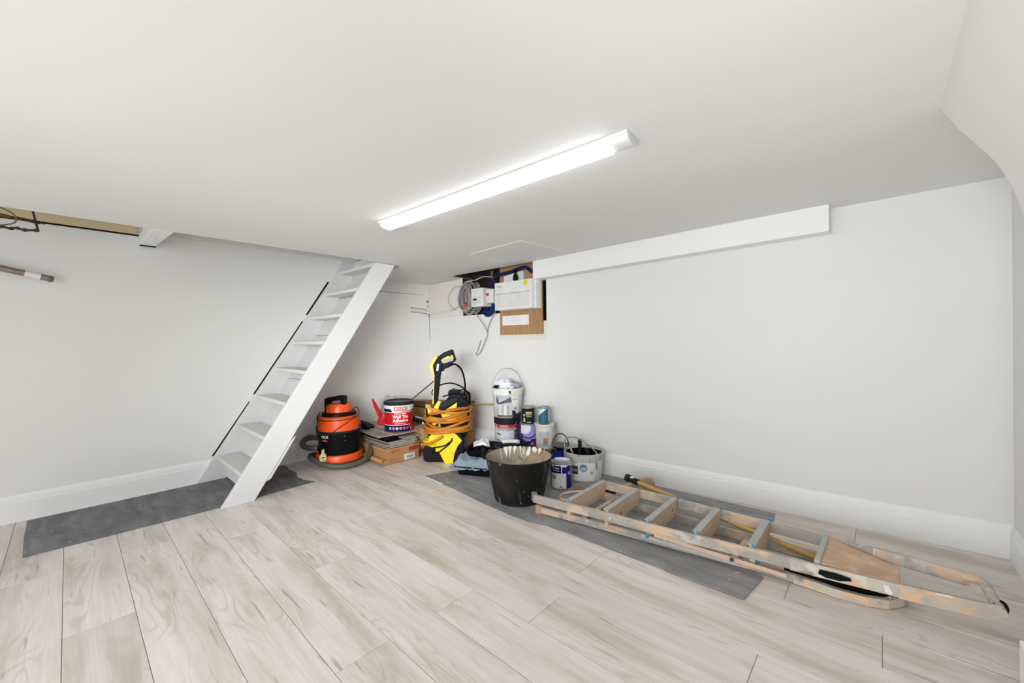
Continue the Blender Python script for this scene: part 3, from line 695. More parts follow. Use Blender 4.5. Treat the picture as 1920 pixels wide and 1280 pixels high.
# black tool case under the upper boards
tc = thing('tool_case', 'flat black case with a round latch lying under the tub of tile adhesive', 'case', (.32, -.84, ztop + .0005), .02)
MB().box((-.34, -.155, 0), (.335, .13, .004)).box((-.34, -.165, .0042), (.30, -.02, .034)).build('body', M_BLK, tc, bevel=.002)
MB().lathe([(0, 0), (.014, 0), (.014, .006), (0, .006)], 14).build('latch', flat('#0c0c0c', .3), tc, at=(.285, -.1655, .018), rot=(PI/2, 0, 0))
MB().lathe([(0, 0), (.004, 0), (.004, .004), (0, .004)], 8).build('stud', flat('#cfcfcf', .3), tc, at=(-.02, -.1655, .014), rot=(PI/2, 0, 0))
zu = ztop + .006
for i, (x0, x1, y0, y1, dz, rz, lab) in enumerate(((.02, .685, -.84, -.66, 0, .02, 'grey laminate board lying beside the black case under the adhesive tub'),
                                     (-.03, .60, -1.02, -.72, .0305, -.06, 'grey laminate board lying across the black case under the adhesive tub'),
                                     (.00, .66, -.92, -.655, .0415, .05, 'topmost grey laminate board directly under the adhesive tub'))):
    o = MB().box((-(x1-x0)/2, -(y1-y0)/2, 0), ((x1-x0)/2, (y1-y0)/2, .0105)).build('laminate_board', M_OAKEDGE, bevel=.001)
    o.location = ((x0+x1)/2, (y0+y1)/2, zu + dz - (.0 if i else 0)); o.rotation_euler = (0, 0, rz)
    tag(o, lab, 'board', 'laminate boards under the adhesive tub')
zs = zu + .0415 + .011
tag(MB().box((-.17, -.05, 0), (.17, .05, .018)).build('laminate_board', M_OAKEDGE, bevel=.001), 'short grey laminate offcut left of the adhesive tub', 'board', 'laminate boards under the adhesive tub').location = (.17, -.80, zs)
tag(MB().prism([(-.22, 0), (.16, 0), (.17, .02), (.05, .045), (-.20, .05)], -.035, .035, 'y').build('hand_tool_case', M_BLK, bevel=.004), 'black tool pouch on the boards between vacuum cleaner and red bag', 'tool bag').location = (.10, -.93, zs)

# tub of wall tile adhesive
tx, ty, tz = .505, -.770, zs + .0005
tt = thing('adhesive_tub', 'red white and navy tub of wall tile adhesive with a black lid', 'tub', (tx, ty, tz))
rf = lambda z: .131 + .005*z/.28
MB().lathe([(0, 0), (.128, 0), (.131, .004), (.136, .262), (0, .262)], 44).build('bucket', flat('#c5161d', .35), tt, smooth=35)
MB().lathe([(.1375, .248), (.1405, .250), (.1405, .276), (.136, .280), (.128, .279), (.122, .272), (0, .272)], 44).build('lid', flat('#23282a', .35), tt, smooth=35)
wt = Wrap(rf, math.atan2(CAM.y - ty, CAM.x - tx))
mb = MB(); wt.band(mb, -.205, .205, .186, .248, .0009, 30); mb.build('white_band', flat('#e9e7e2', .4), tt)
mb = MB(); wt.band(mb, -.205, -.062, .188, lambda u: .216 if u < -.075 else .216 - (u + .075)*2.1, .0014, 18); wt.band(mb, -.062, .205, .188, lambda u: .189 + .018*((u+.062)/.267)**2, .0014, 18); mb.build('navy_band', flat('#16254a', .4), tt)
mb = MB(); wt.band(mb, -.205, .205, .182, .187, .0014, 30); wt.band(mb, -.205, .105, .063, .068, .0018, 24)
wt.band(mb, .098, .128, lambda u: .068 - (u - .100)*2.3 - .008, lambda u: .068 - (u - .100)*2.3, .002, 6)
mb.build('white_lines', flat('#eae6e4', .4), tt)
mb = MB(); wt.band(mb, -.205, .120, .004, lambda u: .064 if u < .098 else .064 - (u - .098)*2.6, .0012, 28); mb.build('navy_foot', flat('#16254a', .4), tt)
mb = MB(); wt.band(mb, -.050, .078, .197, .235, .0014, 12); mb.build('brand_badge', flat('#c23a3a', .4), tt)
mb = MB(); wt.band(mb, -.046, .074, .2005, .2315, .0018, 12); mb.build('badge_edge', flat('#eccfcb', .4), tt)
mb = MB(); wt.band(mb, -.043, .071, .203, .229, .0021, 12); mb.build('badge_field', flat('#bf2f33', .4), tt)
mb = MB(); wt.text(mb, 'EVO-STIK', .014, .216, .024, .0026, .0007, 1.0); wt.text(mb, 'Wall Tile', .014, .143, .041, .0016, .0012, .95); wt.text(mb, 'Adhesive', .014, .108, .041, .0016, .0012, .95)
for u0 in range(9):
    wt.band(mb, -.042 + u0*.0125, -.042 + u0*.0125 + .0105, .168, .175, .0016, 2)
    if u0 < 8: wt.band(mb, -.036 + u0*.0125, -.036 + u0*.0125 + .0105, .077, .082, .0016, 2)
mb.build('lettering', flat('#f3e9e7', .4), tt)
for i in range(6):
    mb = MB(); wt.disc(mb, -.085 + i*.033, .036, .0125, .0020); mb.build('icon', flat(('#b9ccd6', '#d99aa8', '#eed2d4', '#d98a98', '#cf6f92', '#c96a78')[i], .4), tt)
    mb = MB()
    if i in (0, 1, 5): wt.disc(mb, -.085 + i*.033, .036, .006, .0026, 10)
    elif i == 2: mb.add([wt.p(-.085+i*.033 + a, .036 + b, .0026) for a, b in ((-.006, -.005), (.006, -.005), (0, .007))], [(0, 1, 2)])
    else: wt.band(mb, -.091 + i*.033, -.079 + i*.033, .0335, .0385, .0026, 3)
    mb.build('icon_mark', flat(('#7f95a6', '#b53a4e', '#b24a52', '#a93345', '#a62f63', '#a3303f')[i], .4), tt)

# see-through bag with a red printed panel behind the tub
def glassy(name, hexc, alpha, rough=.25):
    t = NT(name); t.b.inputs['Alpha'].default_value = alpha
    return t.fin(lin(hexc), rough)
pb = thing('plastic_bag', 'crumpled clear plastic bag with a red printed panel left of the adhesive tub', 'bag', (.262, -.727, zs + .001), FACE - .15)
m_ = MB(); n = 14
for j in range(2):
    for i in range(n + 1):
        u = i/n
        for k in range(9):
            w_ = k/8
            x = -.115 + .25*u*(1 - .25*w_) + .03*w_; z = .015 + (.285 - .07*(2*u - 1)**2)*w_ + .014*math.sin(u*11 + w_*5)*w_
            y = (-.055 + .11*j)*(1 - .75*w_**2)*math.sin(PI*min(.97, max(.03, u)))**.5 + .008*math.sin(u*17 + w_*9)
            m_.v.append((x, y, z))
for j in range(2):
    o = j*(n+1)*9
    for i in range(n):
        for k in range(8): m_.f.append((o+i*9+k, o+(i+1)*9+k, o+(i+1)*9+k+1, o+i*9+k+1))
m_.build('film', glassy('clear_film', '#a8a5a1', .62), pb, smooth=60)
MB().prism([(-.158, .270), (-.142, .280), (-.060, .145), (.0, .095), (.04, .012), (-.100, .012), (-.104, .040), (-.085, .090), (-.138, .200)], -.064, -.060, 'y').build('red_panel', spotted('red_print', '#c5222f', [('#e2a4a6', 16, .6, .08, 3, (1, 1, 1))], .5), pb)
MB().box((-.10, -.062, 0), (.03, .06, .012)).build('base_fold', flat('#d8d4cf', .5), pb, bevel=.004)
# power tool right of the tub and a small kraft carton
pt = thing('multi_tool', 'black and grey corded power tool lying between the adhesive tub and the yellow washer', 'power tool', (.66, -.575, .262), FACE - .25)
MB().tube([(-.15, 0, .085), (-.08, 0, .075), (0, 0, .055), (.09, 0, .03), (.15, 0, .012)], lambda u: .030 - .014*u, 10, 5).build('body', M_BLK, pt, smooth=50)
MB().tube([(-.10, -.012, .105), (-.03, -.012, .092), (.03, -.012, .068)], lambda u: .010, 8, 4).build('grey_grip', flat('#7f8580', .4), pt, smooth=50)
MB().box((-.02, -.036, .04), (.0, -.024, .06)).build('switch', flat('#c7cac6', .4), pt, bevel=.002)
kb, hx, hy, hz = carton('kraft_carton', .49, .69, -.625, -.50, .151, .262, 'small upright kraft carton right of the adhesive tub', M_CARD2)
for yy in (-.04, .0, .03):
    MB().box((hx, yy, .0), (hx + .002, yy + .004, .110)).build('fold_line', flat('#d2b48c', .8), kb)
# timber behind
M_TIM = wood('old_timber', '#6e4527', '#8f5f38', (1.4, 20, 20)); M_TIM2 = wood('pale_batten', '#b18f62', '#c9aa7c', (1.4, 20, 20))
def plank_between(name, a, b, w, h, m, label):
    o = MB().bar((0, 0, 0), (Vector(b) - Vector(a))[:], w, h).build(name, m, bevel=.003); o.location = a
    return tag(o, label, 'timber')
plank_between('timber_plank', (.02, -.30, .412), (.78, -.075, .445), .11, .055, M_TIM, 'old brown timber plank lying across the boxes behind the washer')
plank_between('timber_batten', (.40, -.085, .402), (1.06, -.060, .462), .05, .014, M_TIM2, 'thin pale wooden batten poking out towards the white paint tub')
o = MB().tube([(0, 0, 0), (.25, .22, .275)], .0075, 8, 1).build('wooden_rod', wood('dark_rod', '#5a4036', '#755749', (2, 20, 20)), smooth=50); o.location = (.19, -.45, .452)
tag(o, 'thin brown rod leaning up behind the tub of tile adhesive', 'rod')

# ------------------------------------------------------------------ yellow pressure washer, hose and spray gun
M_YE = flat('#f2d60c', .35); M_CH = flat('#1d1d1f', .4); M_BKP = flat('#101012', .4)
WO = (.905, -.520)
pw = thing('pressure_washer', 'yellow and black pressure washer standing in the corner', 'pressure washer', (*WO, 0), FACE)
PX = lambda x, y: ((x - 838)/201.0, (866 - y)/201.0)
pp = lambda *q: [PX(*a) for a in q]
MB().prism(pp((799, 846), (800, 862), (812, 869), (856, 868), (868, 858), (874, 846), (876, 826), (866, 812), (812, 830), (802, 836)), -.125, .15, 'y').build('base', M_CH, pw, bevel=.018, bseg=3)
MB().prism(pp((812, 832), (806, 812), (808, 790), (816, 774), (834, 764), (850, 742), (868, 742), (880, 757), (884, 780), (879, 815), (868, 840)), -.09, .14, 'y').build('housing', M_BKP, pw, bevel=.02, bseg=3)
MB().prism(pp((823, 845), (830, 846), (841, 868), (855, 867), (858, 850), (864, 836), (872, 826), (863, 816), (851, 806), (828, 818)), -.155, -.06, 'y').build('front_panel', M_YE, pw, bevel=.008, bseg=2)
# lower left bowl
MB().lathe([(0, .0), (.060, .004), (.100, .03), (.118, .062), (.122, .066), (.116, .070), (.095, .045), (0, .02)], 28, (0, 0, 0), sy=.62).build('bowl', M_YE, pw, smooth=40).location = (-.085, -.075, .125)
MB().prism(pp((806, 835), (826, 842), (846, 822), (852, 800), (832, 806), (812, 818)), -.13, -.05, 'y').build('lower_panel', M_YE, pw, bevel=.01, bseg=2)
MB().prism(pp((836, 786), (832, 776), (846, 768), (863, 757), (862, 766), (856, 778), (846, 790)), -.125, -.06, 'y').build('upper_panel', M_YE, pw, bevel=.006, bseg=2)
MB().prism(pp((828, 772), (834, 758), (858, 750), (866, 752), (850, 762), (838, 770)), -.105, -.02, 'y').build('grey_shoulder', flat('#2c2d2b', .5), pw, bevel=.008, bseg=2)
MB().prism(pp((816, 806), (814, 796), (830, 793), (832, 803)), -.105, -.08, 'y').build('vent', M_YE, pw, bevel=.004)
MB().box((-.075, -.108, .325), (-.050, -.104, .345)).build('vent_slot', M_BKP, pw)
MB().prism(pp((843, 746), (845, 738), (851, 735), (864, 738), (865, 752), (852, 752)), -.05, .06, 'y').build('reel_knob', M_BKP, pw, bevel=.008, bseg=2)
MB().prism(pp((806, 783), (806, 768), (820, 766), (822, 780), (816, 786)), -.13, -.05, 'y').build('gun_holder', M_BKP, pw, bevel=.006)
for q in (pp((810, 776), (809, 763), (814, 761), (817, 775)), pp((818, 777), (821, 766), (827, 756), (829, 753), (834, 756), (830, 764), (828, 777))):
    MB().prism(q, -.145, -.10, 'y').build('detergent_clip', M_YE, pw, bevel=.005, bseg=2)
for sgn in (-1, 1):
    MB().tube([(-.02, 0, 0), (.02, 0, 0)], .065, 20, 1).build('wheel', M_BKP, pw, smooth=40, bevel=.006).location = (.04 + sgn*.11, .155, .066)
mb = MB()
mb.tube([(.16, .03, .42), (.185, .02, .52), (.20, .0, .60), (.185, -.02, .645), (.12, -.03, .635), (.05, -.04, .605), (-.02, -.05, .585)], .0065, 8, 6)
mb.tube([(.19, -.0, .63), (.225, .02, .60), (.222, .03, .50), (.20, .03, .42), (.165, .02, .40)], .0065, 8, 6)
mb.tube([(.14, .02, .43), (.15, .0, .50), (.165, .0, .57)], .0065, 8, 6).build('cable_loops', M_BKP, pw, smooth=60)
MB().tube([(-.09, -.165, .145), (-.04, -.175, .15), (.02, -.175, .165), (.06, -.16, .19), (.11, -.14, .21)], .006, 8, 6).build('power_cord', M_BKP, pw, smooth=60)
MB().tube([(-.10, -.16, .105), (-.05, -.17, .10), (0, -.165, .13), (.06, -.165, .18), (.085, -.15, .23)], .006, 8, 6).build('power_cord', M_BKP, pw, smooth=60)
# orange hose wound round the body
gh = thing('garden_hose', 'orange ochre hose wound many times round the pressure washer', 'hose', (*WO, 0), FACE)
rnd = random.Random(11)
cols = ['#c67a1c', '#b9741f', '#cf8a2a', '#bd6a18']
for k in range(12):
    z0 = .282 + k*.0165; pts = []
    tx_, ty_ = rnd.uniform(-.07, .11), rnd.uniform(-.05, .05); ph = rnd.uniform(0, 6); rr = rnd.uniform(-.012, .018)
    for i in range(20):
        a = 2*PI*i/20
        pts.append((.022 + (.205 + rr)*math.cos(a), -.003 + (.182 + rr)*math.sin(a), z0 + tx_*math.cos(a)*.35 + ty_*math.sin(a)*.5 + .007*math.sin(3*a + ph)))
    MB().tube(pts, .0142, 8, 3, closed=True).build('turn', flat(cols[k % 4], .5), gh, smooth=60)
MB().tube([(-.14, -.135, .512), (-.10, -.15, .488), (-.02, -.165, .470), (.06, -.16, .455), (.14, -.13, .44)], .0135, 8, 6).build('hose_end', flat('#c98a3a', .5), gh, smooth=60)
MB().lathe([(0, 0), (.016, 0), (.018, .02), (.014, .03), (0, .03)], 12).build('coupling', flat('#c8a06a', .5), gh, smooth=40).location = (-.145, -.135, .50)
MB().tube([(.0, -.175, .245), (-.07, -.175, .205), (-.14, -.165, .175), (-.205, -.13, .165)], .0125, 8, 6).build('hose_end', flat('#c67a1c', .5), gh, smooth=60)
# spray gun with lance
sg = thing('spray_gun', 'black and yellow pressure spray gun standing upright in its holder', 'spray gun', (*WO, 0), FACE)
GX = lambda x, y: PX(800 + x/10.24, 655 + y/10.24)
gp = lambda *q: [GX(*a) for a in q]
def gun(name, q, d0, d1, m, bv=.006): return MB().prism(gp(*q), d0, d1, 'y').build(name, m, sg, bevel=bv, bseg=2)
gun('grip', ((298, 185), (400, 110), (540, 55), (575, 58), (568, 150), (440, 190), (345, 240)), -.125, -.075, M_BKP)
gun('grip', ((556, 145), (572, 60), (630, 250), (602, 288), (568, 272), (586, 224)), -.125, -.075, M_BKP)
gun('grip', ((380, 322), (568, 268), (602, 284), (505, 340), (490, 395), (410, 420), (395, 460), (340, 470)), -.12, -.08, M_BKP)
gun('body', ((205, 335), (298, 182), (348, 238), (352, 300), (384, 322), (345, 470), (332, 570), (232, 570)), -.130, -.07, M_BKP)
gun('lance', ((222, 560), (335, 560), (268, 1075), (200, 1075)), -.122, -.078, M_BKP, .008)
gun('lance_edge', ((216, 560), (230, 560), (208, 1060), (180, 1085), (178, 1060)), -.117, -.083, M_YE, .003)
gun('yellow_front', ((240, 172), (298, 184), (206, 335), (200, 372), (218, 470), (244, 560), (214, 560), (178, 490), (130, 355)), -.126, -.074, M_YE)
gun('trigger', ((338, 248), (440, 192), (545, 150), (572, 160), (587, 222), (575, 240), (545, 205), (365, 250), (352, 280)), -.118, -.082, M_YE, .004)
gun('safety_catch', ((505, 160), (535, 158), (538, 188), (508, 192)), -.124, -.117, M_BKP, .002)
gun('label_plate', ((280, 318), (322, 322), (300, 457), (262, 450)), -.1325, -.129, flat('#c9cad2', .5), .001)
def gpt(x, y, d): a = GX(x, y); return (a[0], d, a[1])
MB().tube([gpt(490, 365, -.10), gpt(580, 330, -.10), gpt(660, 365, -.09), gpt(725, 455, -.07), gpt(760, 600, -.04), gpt(768, 760, 0), gpt(752, 900, .03), gpt(750, 1050, .04), gpt(765, 1220, .04)], lambda u: .0085 if u > .12 else .0105, 8, 6).build('pressure_hose', M_BKP, sg, smooth=60)
MB().tube([gpt(290, 738, -.08), gpt(380, 712, -.05), gpt(490, 705, -.02), gpt(600, 735, 0), gpt(700, 790, .02), gpt(770, 850, .03), gpt(830, 960, .04), gpt(840, 1150, .04)], .0065, 8, 6).build('pressure_hose', M_BKP, sg, smooth=60)
MB().tube([gpt(195, 800, -.10), gpt(165, 850, -.10), gpt(175, 905, -.10), gpt(210, 920, -.10)], .005, 6, 5).build('hook', M_BKP, sg, smooth=60)

# ------------------------------------------------------------------ black builder's bucket
bx, by = 2.065, -.800
bk = thing('builders_bucket', 'large flexible black bucket crusted with beige mortar on the grey sheet', 'bucket', (bx, by, .004), math.atan2(CAM.y - by, CAM.x - bx) + PI/2)
M_BUCK = spotted('smeared_black_rubber', '#191817', [('#35322e', 5, .52, .35, 2, (1, 1, .5)), ('#8d867c', 11, .59, .12, 5, (1, 1, .30)), ('#cfc9b4', 60, .70, .03, 8, (1, 1, .8)), ('#9d9586', 9, .63, .10, 11, (2.2, 2.2, .3))], .5)
M_MORT = spotted('dry_mortar', '#a39483', [('#d2c8ba', 7, .52, .2, 3, (1, 1, .4)), ('#4d463f', 12, .58, .12, 6, (1.5, 1.5, .3)), ('#b89a78', 5, .55, .2, 9, (1, 1, .4))], .85, bumpy=.5)
H_ = .300
MB().lathe([(0, .003), (.155, .0), (.166, .006), (.171, .02), (.228, H_ - .02), (.235, H_ - .010), (.236, H_), (.2305, H_ + .002), (.2275, H_ - .008)], 56).build('shell', M_BUCK, bk, smooth=35)
MB().lathe([(.2272, H_ - .004), (.219, H_ - .06), (.205, H_ - .100), (.188, H_ - .118), (.10, H_ - .126), (0, H_ - .128)], 56).build('mortar_crust', M_MORT, bk, smooth=40)
rnd = random.Random(5)
for i, a in enumerate((1.12, 1.28, 1.62, 1.75, 1.95, 2.12, 2.35, 1.45, 2.55, .9)):
    a = PI - a
    w0 = rnd.uniform(.008, .021); ln = rnd.uniform(.03, .085)
    m_ = MB(); vs = []; fs = []
    for j in range(8):
        u = j/7; z = H_ + .003 - ln*u; r = .2275 - .06*(H_ - z)/.13*.75 - .0035
        ww = w0*(.55 + .45*math.cos(u*2.2 + i))*math.sqrt(max(.03, 1 - u**3))/r; sh = .012*math.sin(i*2.1)*u/r
        vs += [(r*math.cos(a + sh - ww), r*math.sin(a + sh - ww), z), (r*math.cos(a + sh + ww), r*math.sin(a + sh + ww), z)]
    for j in range(7): fs.append((2*j, 2*j+1, 2*j+3, 2*j+2))
    m_.add(vs, fs).build('paint_drip', flat('#ece8de', .6), bk)
for s_ in (-1, 1):
    MB().tube([(s_*.233, -.055, H_ - .012), (s_*.246, -.048, H_ + .022), (s_*.252, 0, H_ + .036), (s_*.246, .048, H_ + .022), (s_*.233, .055, H_ - .012)], .0075, 8, 5).build('handle', M_BK, bk, smooth=60)

# ------------------------------------------------------------------ paint pots
def pot(name, label, cat, x, y, z, r0, r1, h, body, rim=None, group=None, seg=40, open_top=None, wire=None):
    t = thing(name, label, cat, (x, y, z), 0, group)
    MB().lathe([(0, 0), (r0 - .003, 0), (r0, .004), (r1, h), (r1 - .004, h), (r1 - .006, h - .012), (0, h - .012)], seg).build('body', body, t, smooth=35)
    w = Wrap(lambda v: r0 + (r1 - r0)*v/h, math.atan2(CAM.y - y, CAM.x - x))
    return t, w
def band(t, w, name, m, u0, u1, lo, hi, off=.0009, n=14):
    mb = MB(); w.band(mb, u0, u1, lo, hi, off, n); return mb.build(name, m, t)
def bail(t, w, r, zc, up, du, rad=.003, m=None, name='wire_handle', tilt=0.0, grip=None):
    """wire handle hinged at both sides of the pot: du turns the hinge line from the viewer's left-right, tilt leans it to the viewer"""
    a = w.ang + PI/2 + du; pts = []
    d = Vector((math.cos(a), math.sin(a), 0)); f = Vector((math.cos(w.ang), math.sin(w.ang), 0))
    for k in range(13):
        th = PI*k/12
        pts.append(tuple(d*(r*math.cos(th)) + Vector((0, 0, zc + up*math.sin(th))) + f*(tilt*math.sin(th))))
    return MB().tube(pts, rad, 8, 2).build(name, m or flat('#9b9892', .35, .6), t, smooth=60)
M_WH = flat('#dedcd6', .4); M_STEEL = flat('#a7a59e', .3, .7)
carton('cardboard_box', 1.225, 1.485, -.270, .005, .005, .098, 'low cardboard box under the black-rimmed tub, hidden behind the black bucket')
carton('cardboard_box', 1.500, 1.850, -.245, .020, .005, .168, 'cardboard box under the violet tin and the white pot, hidden behind the black bucket')
# lower tub with the red band
t, w = pot('paint_tub', 'grey and white tub with a red band and black rim beneath the white one', 'tub', 1.340, -.140, .099, .112, .119, .285, flat('#9ea0a4', .4))
MB().lathe([(.119, .235), (.1235, .237), (.1235, .292), (.118, .296), (.10, .296), (0, .290)], 40).build('rim', flat('#25272c', .4), t, smooth=35)
band(t, w, 'dark_side', flat('#4d4f57', .4), .068, .175, .02, .234); band(t, w, 'dark_foot', flat('#5a5d66', .4), -.175, .175, .002, .052, .0013, 22)
band(t, w, 'red_band', flat('#c0222a', .4), -.105, .105, lambda u: .208, lambda u: .236, .0016, 18); band(t, w, 'pink_band', flat('#b79d9a', .4), -.105, .09, .184, .2075, .0016, 16)
band(t, w, 'pale_label', flat('#cdd0d8', .4), -.075, .063, .056, .182, .0016, 12); band(t, w, 'white_side', flat('#d6d3cd', .4), -.175, -.076, .052, .205, .0012, 8)
mb = MB(); w.band(mb, -.11, -.062, lambda u: .148 - (u + .11)*.22, lambda u: .158 - (u + .11)*.22, .0022, 5); w.band(mb, -.11, -.075, lambda u: .092 - (u + .11)*.3, lambda u: .102 - (u + .11)*.4, .0022, 4); mb.build('paint_run', M_BK, t)
mb = MB()
for i in range(5): w.band(mb, -.07 + i*.016, -.058 + i*.016, .217, .228, .0022, 2)
mb.build('lettering', flat('#e3b9b6', .5), t)
mb = MB(); w.band(mb, .075, .102, .07, .115, .0018, 4); w.band(mb, .075, .100, .145, .160, .0018, 4); mb.build('small_print', flat('#8d9097', .5), t)
MB().tube([w.p(-.02, .17, .004), w.p(.03, .20, .010), w.p(.07, .238, .014), w.p(.09, .265, .012)], .0025, 6, 4).build('wire_handle', flat('#b8b0aa', .3, .5), t, smooth=60)
# upper white tub
t, w = pot('paint_tub', 'white tub with a room picture on its label, standing on the black-rimmed tub', 'tub', 1.345, -.140, .396, .124, .144, .268, M_WH)
MB().lathe([(.1405, .208), (.149, .210), (.150, .262), (.147, .268), (.140, .268), (.138, .24), (0, .24)], 40).build('rim', flat('#dcdcd4', .4), t, smooth=35)
M_PHOTO1 = flat('#c9c9c6', .5)
band(t, w, 'picture', M_PHOTO1, -.110, .040, .012, .204, .0012, 16)
band(t, w, 'picture_ceiling', flat('#b7b6c4', .5), -.110, .040, lambda u: .150 + (u + .110)*.30, .204, .0018, 14)
band(t, w, 'picture_beam', flat('#5b5563', .5), -.095, .038, lambda u: .122 + (u + .095)*.20, lambda u: .134 + (u + .095)*.47, .0022, 12)
band(t, w, 'picture_window', flat('#55483c', .5), -.110, -.085, .135, lambda u: .204 - (u + .11)*1.6, .0024, 5)
for i, (u, c) in enumerate(((-.098, '#a9b0c2'), (-.072, '#d8d6d2'), (-.047, '#b3b0aa'), (-.022, '#dfdcd9'), (.004, '#a8a69e'))):
    band(t, w, 'picture_panel', flat(c, .5), u - .009, u + .010, .028, .118, .0026, 3)
band(t, w, 'picture_floor', flat('#6d645a', .5), -.108, .05, .006, .028, .0026, 12)
band(t, w, 'dark_patch', flat('#2f3436', .5), .042, .20, .0, lambda u: .070 - abs(u - .05)*.28, .0018, 14)
band(t, w, 'white_curve', flat('#e6e5e0', .4), .030, .118, lambda u: .200 - min(1, (u - .028)/.058)**.8*.165 if u < .088 else .035 + (u - .088)*.3, .204, .0030, 16)
mb = MB(); w.band(mb, .045, .100, lambda u: .167 + (u - .045)*.05, lambda u: .172 + (u - .045)*.05, .0036, 5); w.band(mb, .062, .085, .187, .190, .0036, 3); mb.build('small_print', flat('#8b8d8c', .5), t)
mb = MB(); w.disc(mb, .075, .088, .012, .0036); mb.build('emblem', flat('#5c5e5f', .5), t)
mb = MB(); w.disc(mb, .075, .091, .0065, .0042); mb.build('emblem_mark', flat('#b9bab8', .5), t)
mb = MB(); mb.add([w.p(.008, .252, .011), w.p(.026, .212, .011), w.p(.030, .247, .011)], [(0, 1, 2)]); mb.build('black_smear', flat('#2a2d2c', .5), t)
band(t, w, 'dark_lug', flat('#55534f', .4), .165, .178, .205, .245, .012, 3)
bail(t, w, .142, .255, .190, .15, .0035, flat('#a9a69f', .35, .4), tilt=.02)
rg = tag(MB().sphere((0, 0, 0), .075, 20, 12, (1.25, .9, .75), .55, 3).build('white_cloth', flat('#e6e6ea', .8), smooth=60), 'crumpled white cloth heaped on top of the white tub', 'cloth'); rg.location = (1.345 - .025, -.155, .396 + .285)
rg.rotation_euler = (.2, .1, FACE)
rg = tag(MB().sphere((0, 0, 0), .05, 16, 10, (1.3, .7, .55), .5, 9).build('grey_cloth', flat('#9c9dab', .8), smooth=60), 'folded grey lilac cloth beside the white cloth on the white tub', 'cloth'); rg.location = (1.345 + .055, -.110, .396 + .290)
rg.rotation_euler = (0, .25, FACE)
tag(MB().prism([(-.026, -.01), (-.016, -.022), (.014, -.020), (.020, .004), (.028, .016), (.012, .018), (0, .012), (-.018, .016)], -.012, .012, 'y').build('roller_cap', flat('#15161f', .4), bevel=.004), 'small black plastic cap on the left rim of the white tub', 'cap').location = (1.345 - .028, -.140 - .122, .396 + .280)
bpy.context.view_layer.objects.active = None
# violet tin and the tins on top
t, w = pot('paint_tin', 'violet tin with a pale lilac label under the black tin', 'tin', 1.590, -.120, .169, .084, .084, .190, flat('#3c2f7c', .35))
MB().lathe([(.0845, .182), (.087, .184), (.087, .192), (.080, .195), (.074, .188), (0, .188)], 36).build('rim', M_STEEL, t, smooth=35)
band(t, w, 'lilac_label', flat('#9b93cf', .4), -.060, .070, .062, .180, .0009, 14); band(t, w, 'white_label', flat('#dcdbe2', .4), -.085, .012, lambda u: .108 + max(0, u + .02)*.9, .182, .0014, 12)
band(t, w, 'navy_arc', flat('#1e1c50', .4), -.062, .078, lambda u: .068 + 6*(u + .01)**2, lambda u: .078 + 6*(u + .01)**2, .002, 16)
mb = MB()
for a, b in ((-.055, -.043), (-.036, -.012), (-.006, .010)): w.band(mb, a, b, .045, .060, .0016, 3)
mb.build('lettering', flat('#d9d4ea', .5), t)
band(t, w, 'red_print', flat('#8d2650', .4), .034, .064, .002, .042, .0014, 4); band(t, w, 'teal_side', flat('#2e5c7c', .4), .072, .088, .0, .10, .0012, 4)
mb = MB(); w.disc(mb, .024, .022, .010, .0018); mb.build('emblem', flat('#d6c4dc', .4), t)
t, w = pot('paint_tin', 'small black tin with an olive label standing on the violet tin', 'tin', 1.585, -.125, .366, .057, .057, .135, flat('#232725', .35))
MB().lathe([(.057, .128), (.0595, .130), (.0595, .138), (.054, .141), (.050, .135), (0, .135)], 32).build('lid', flat('#9a9d86', .35, .3), t, smooth=35)
band(t, w, 'olive_label', flat('#8f9838', .4), -.022, .036, .070, .086, .0012, 8); band(t, w, 'white_label', flat('#c9ccc3', .4), -.022, .036, .088, .100, .0012, 8); band(t, w, 'white_label', flat('#b9bfae', .4), -.016, .034, .056, .062, .0012, 8)
mb = MB(); mb.add([w.p(-.048, .010, .0014), w.p(-.026, .012, .0014), w.p(-.034, .050, .0014), w.p(-.046, .046, .0014)], [(0, 1, 2, 3)]); w.disc(mb, -.040, .070, .010, .0014); mb.build('pale_print', flat('#c4cbb0', .4), t)
band(t, w, 'blue_print', flat('#7db0cf', .4), -.012, .026, .004, .012, .0012, 6)
# white pot and the small teal tin
t, w = pot('paint_pot', 'small white pot with an orange mark under the teal tin', 'pot', 1.765, -.120, .169, .074, .079, .205, flat('#d8d6d0', .4))
MB().lathe([(.079, .188), (.086, .190), (.087, .208), (.083, .212), (.076, .205), (0, .203)], 36).build('rim', flat('#d9d7c9', .4), t, smooth=35)
band(t, w, 'grey_label', flat('#b9bbbd', .4), -.055, .040, .022, .150, .0009, 12); band(t, w, 'orange_mark', flat('#c4752c', .4), -.012, .024, .068, .095, .0014, 6); band(t, w, 'grey_mark', flat('#6c7684', .4), -.012, .024, .050, .067, .0014, 6); band(t, w, 'blue_mark', flat('#7fa3c4', .4), -.012, .024, .030, .050, .0014, 6)
MB().tube([w.p(.066, .196, .014), w.p(.085, .16, .016), w.p(.088, .10, .012), w.p(.088, .04, .006)], .0055, 8, 5).build('pot_handle', flat('#b9b5ac', .4), t, smooth=60)
t, w = pot('paint_tin', 'small teal tin with a white corner on the small white pot', 'tin', 1.765, -.125, .383, .049, .049, .135, flat('#23647a', .35))
MB().lathe([(.049, .128), (.0515, .130), (.0515, .137), (.047, .140), (.044, .135), (0, .135)], 32).build('lid', M_STEEL, t, smooth=35)
band(t, w, 'white_corner', flat('#dfe3e4', .4), -.062, .034, lambda u: .060 + (u + .062)*.80, .126, .0010, 14)
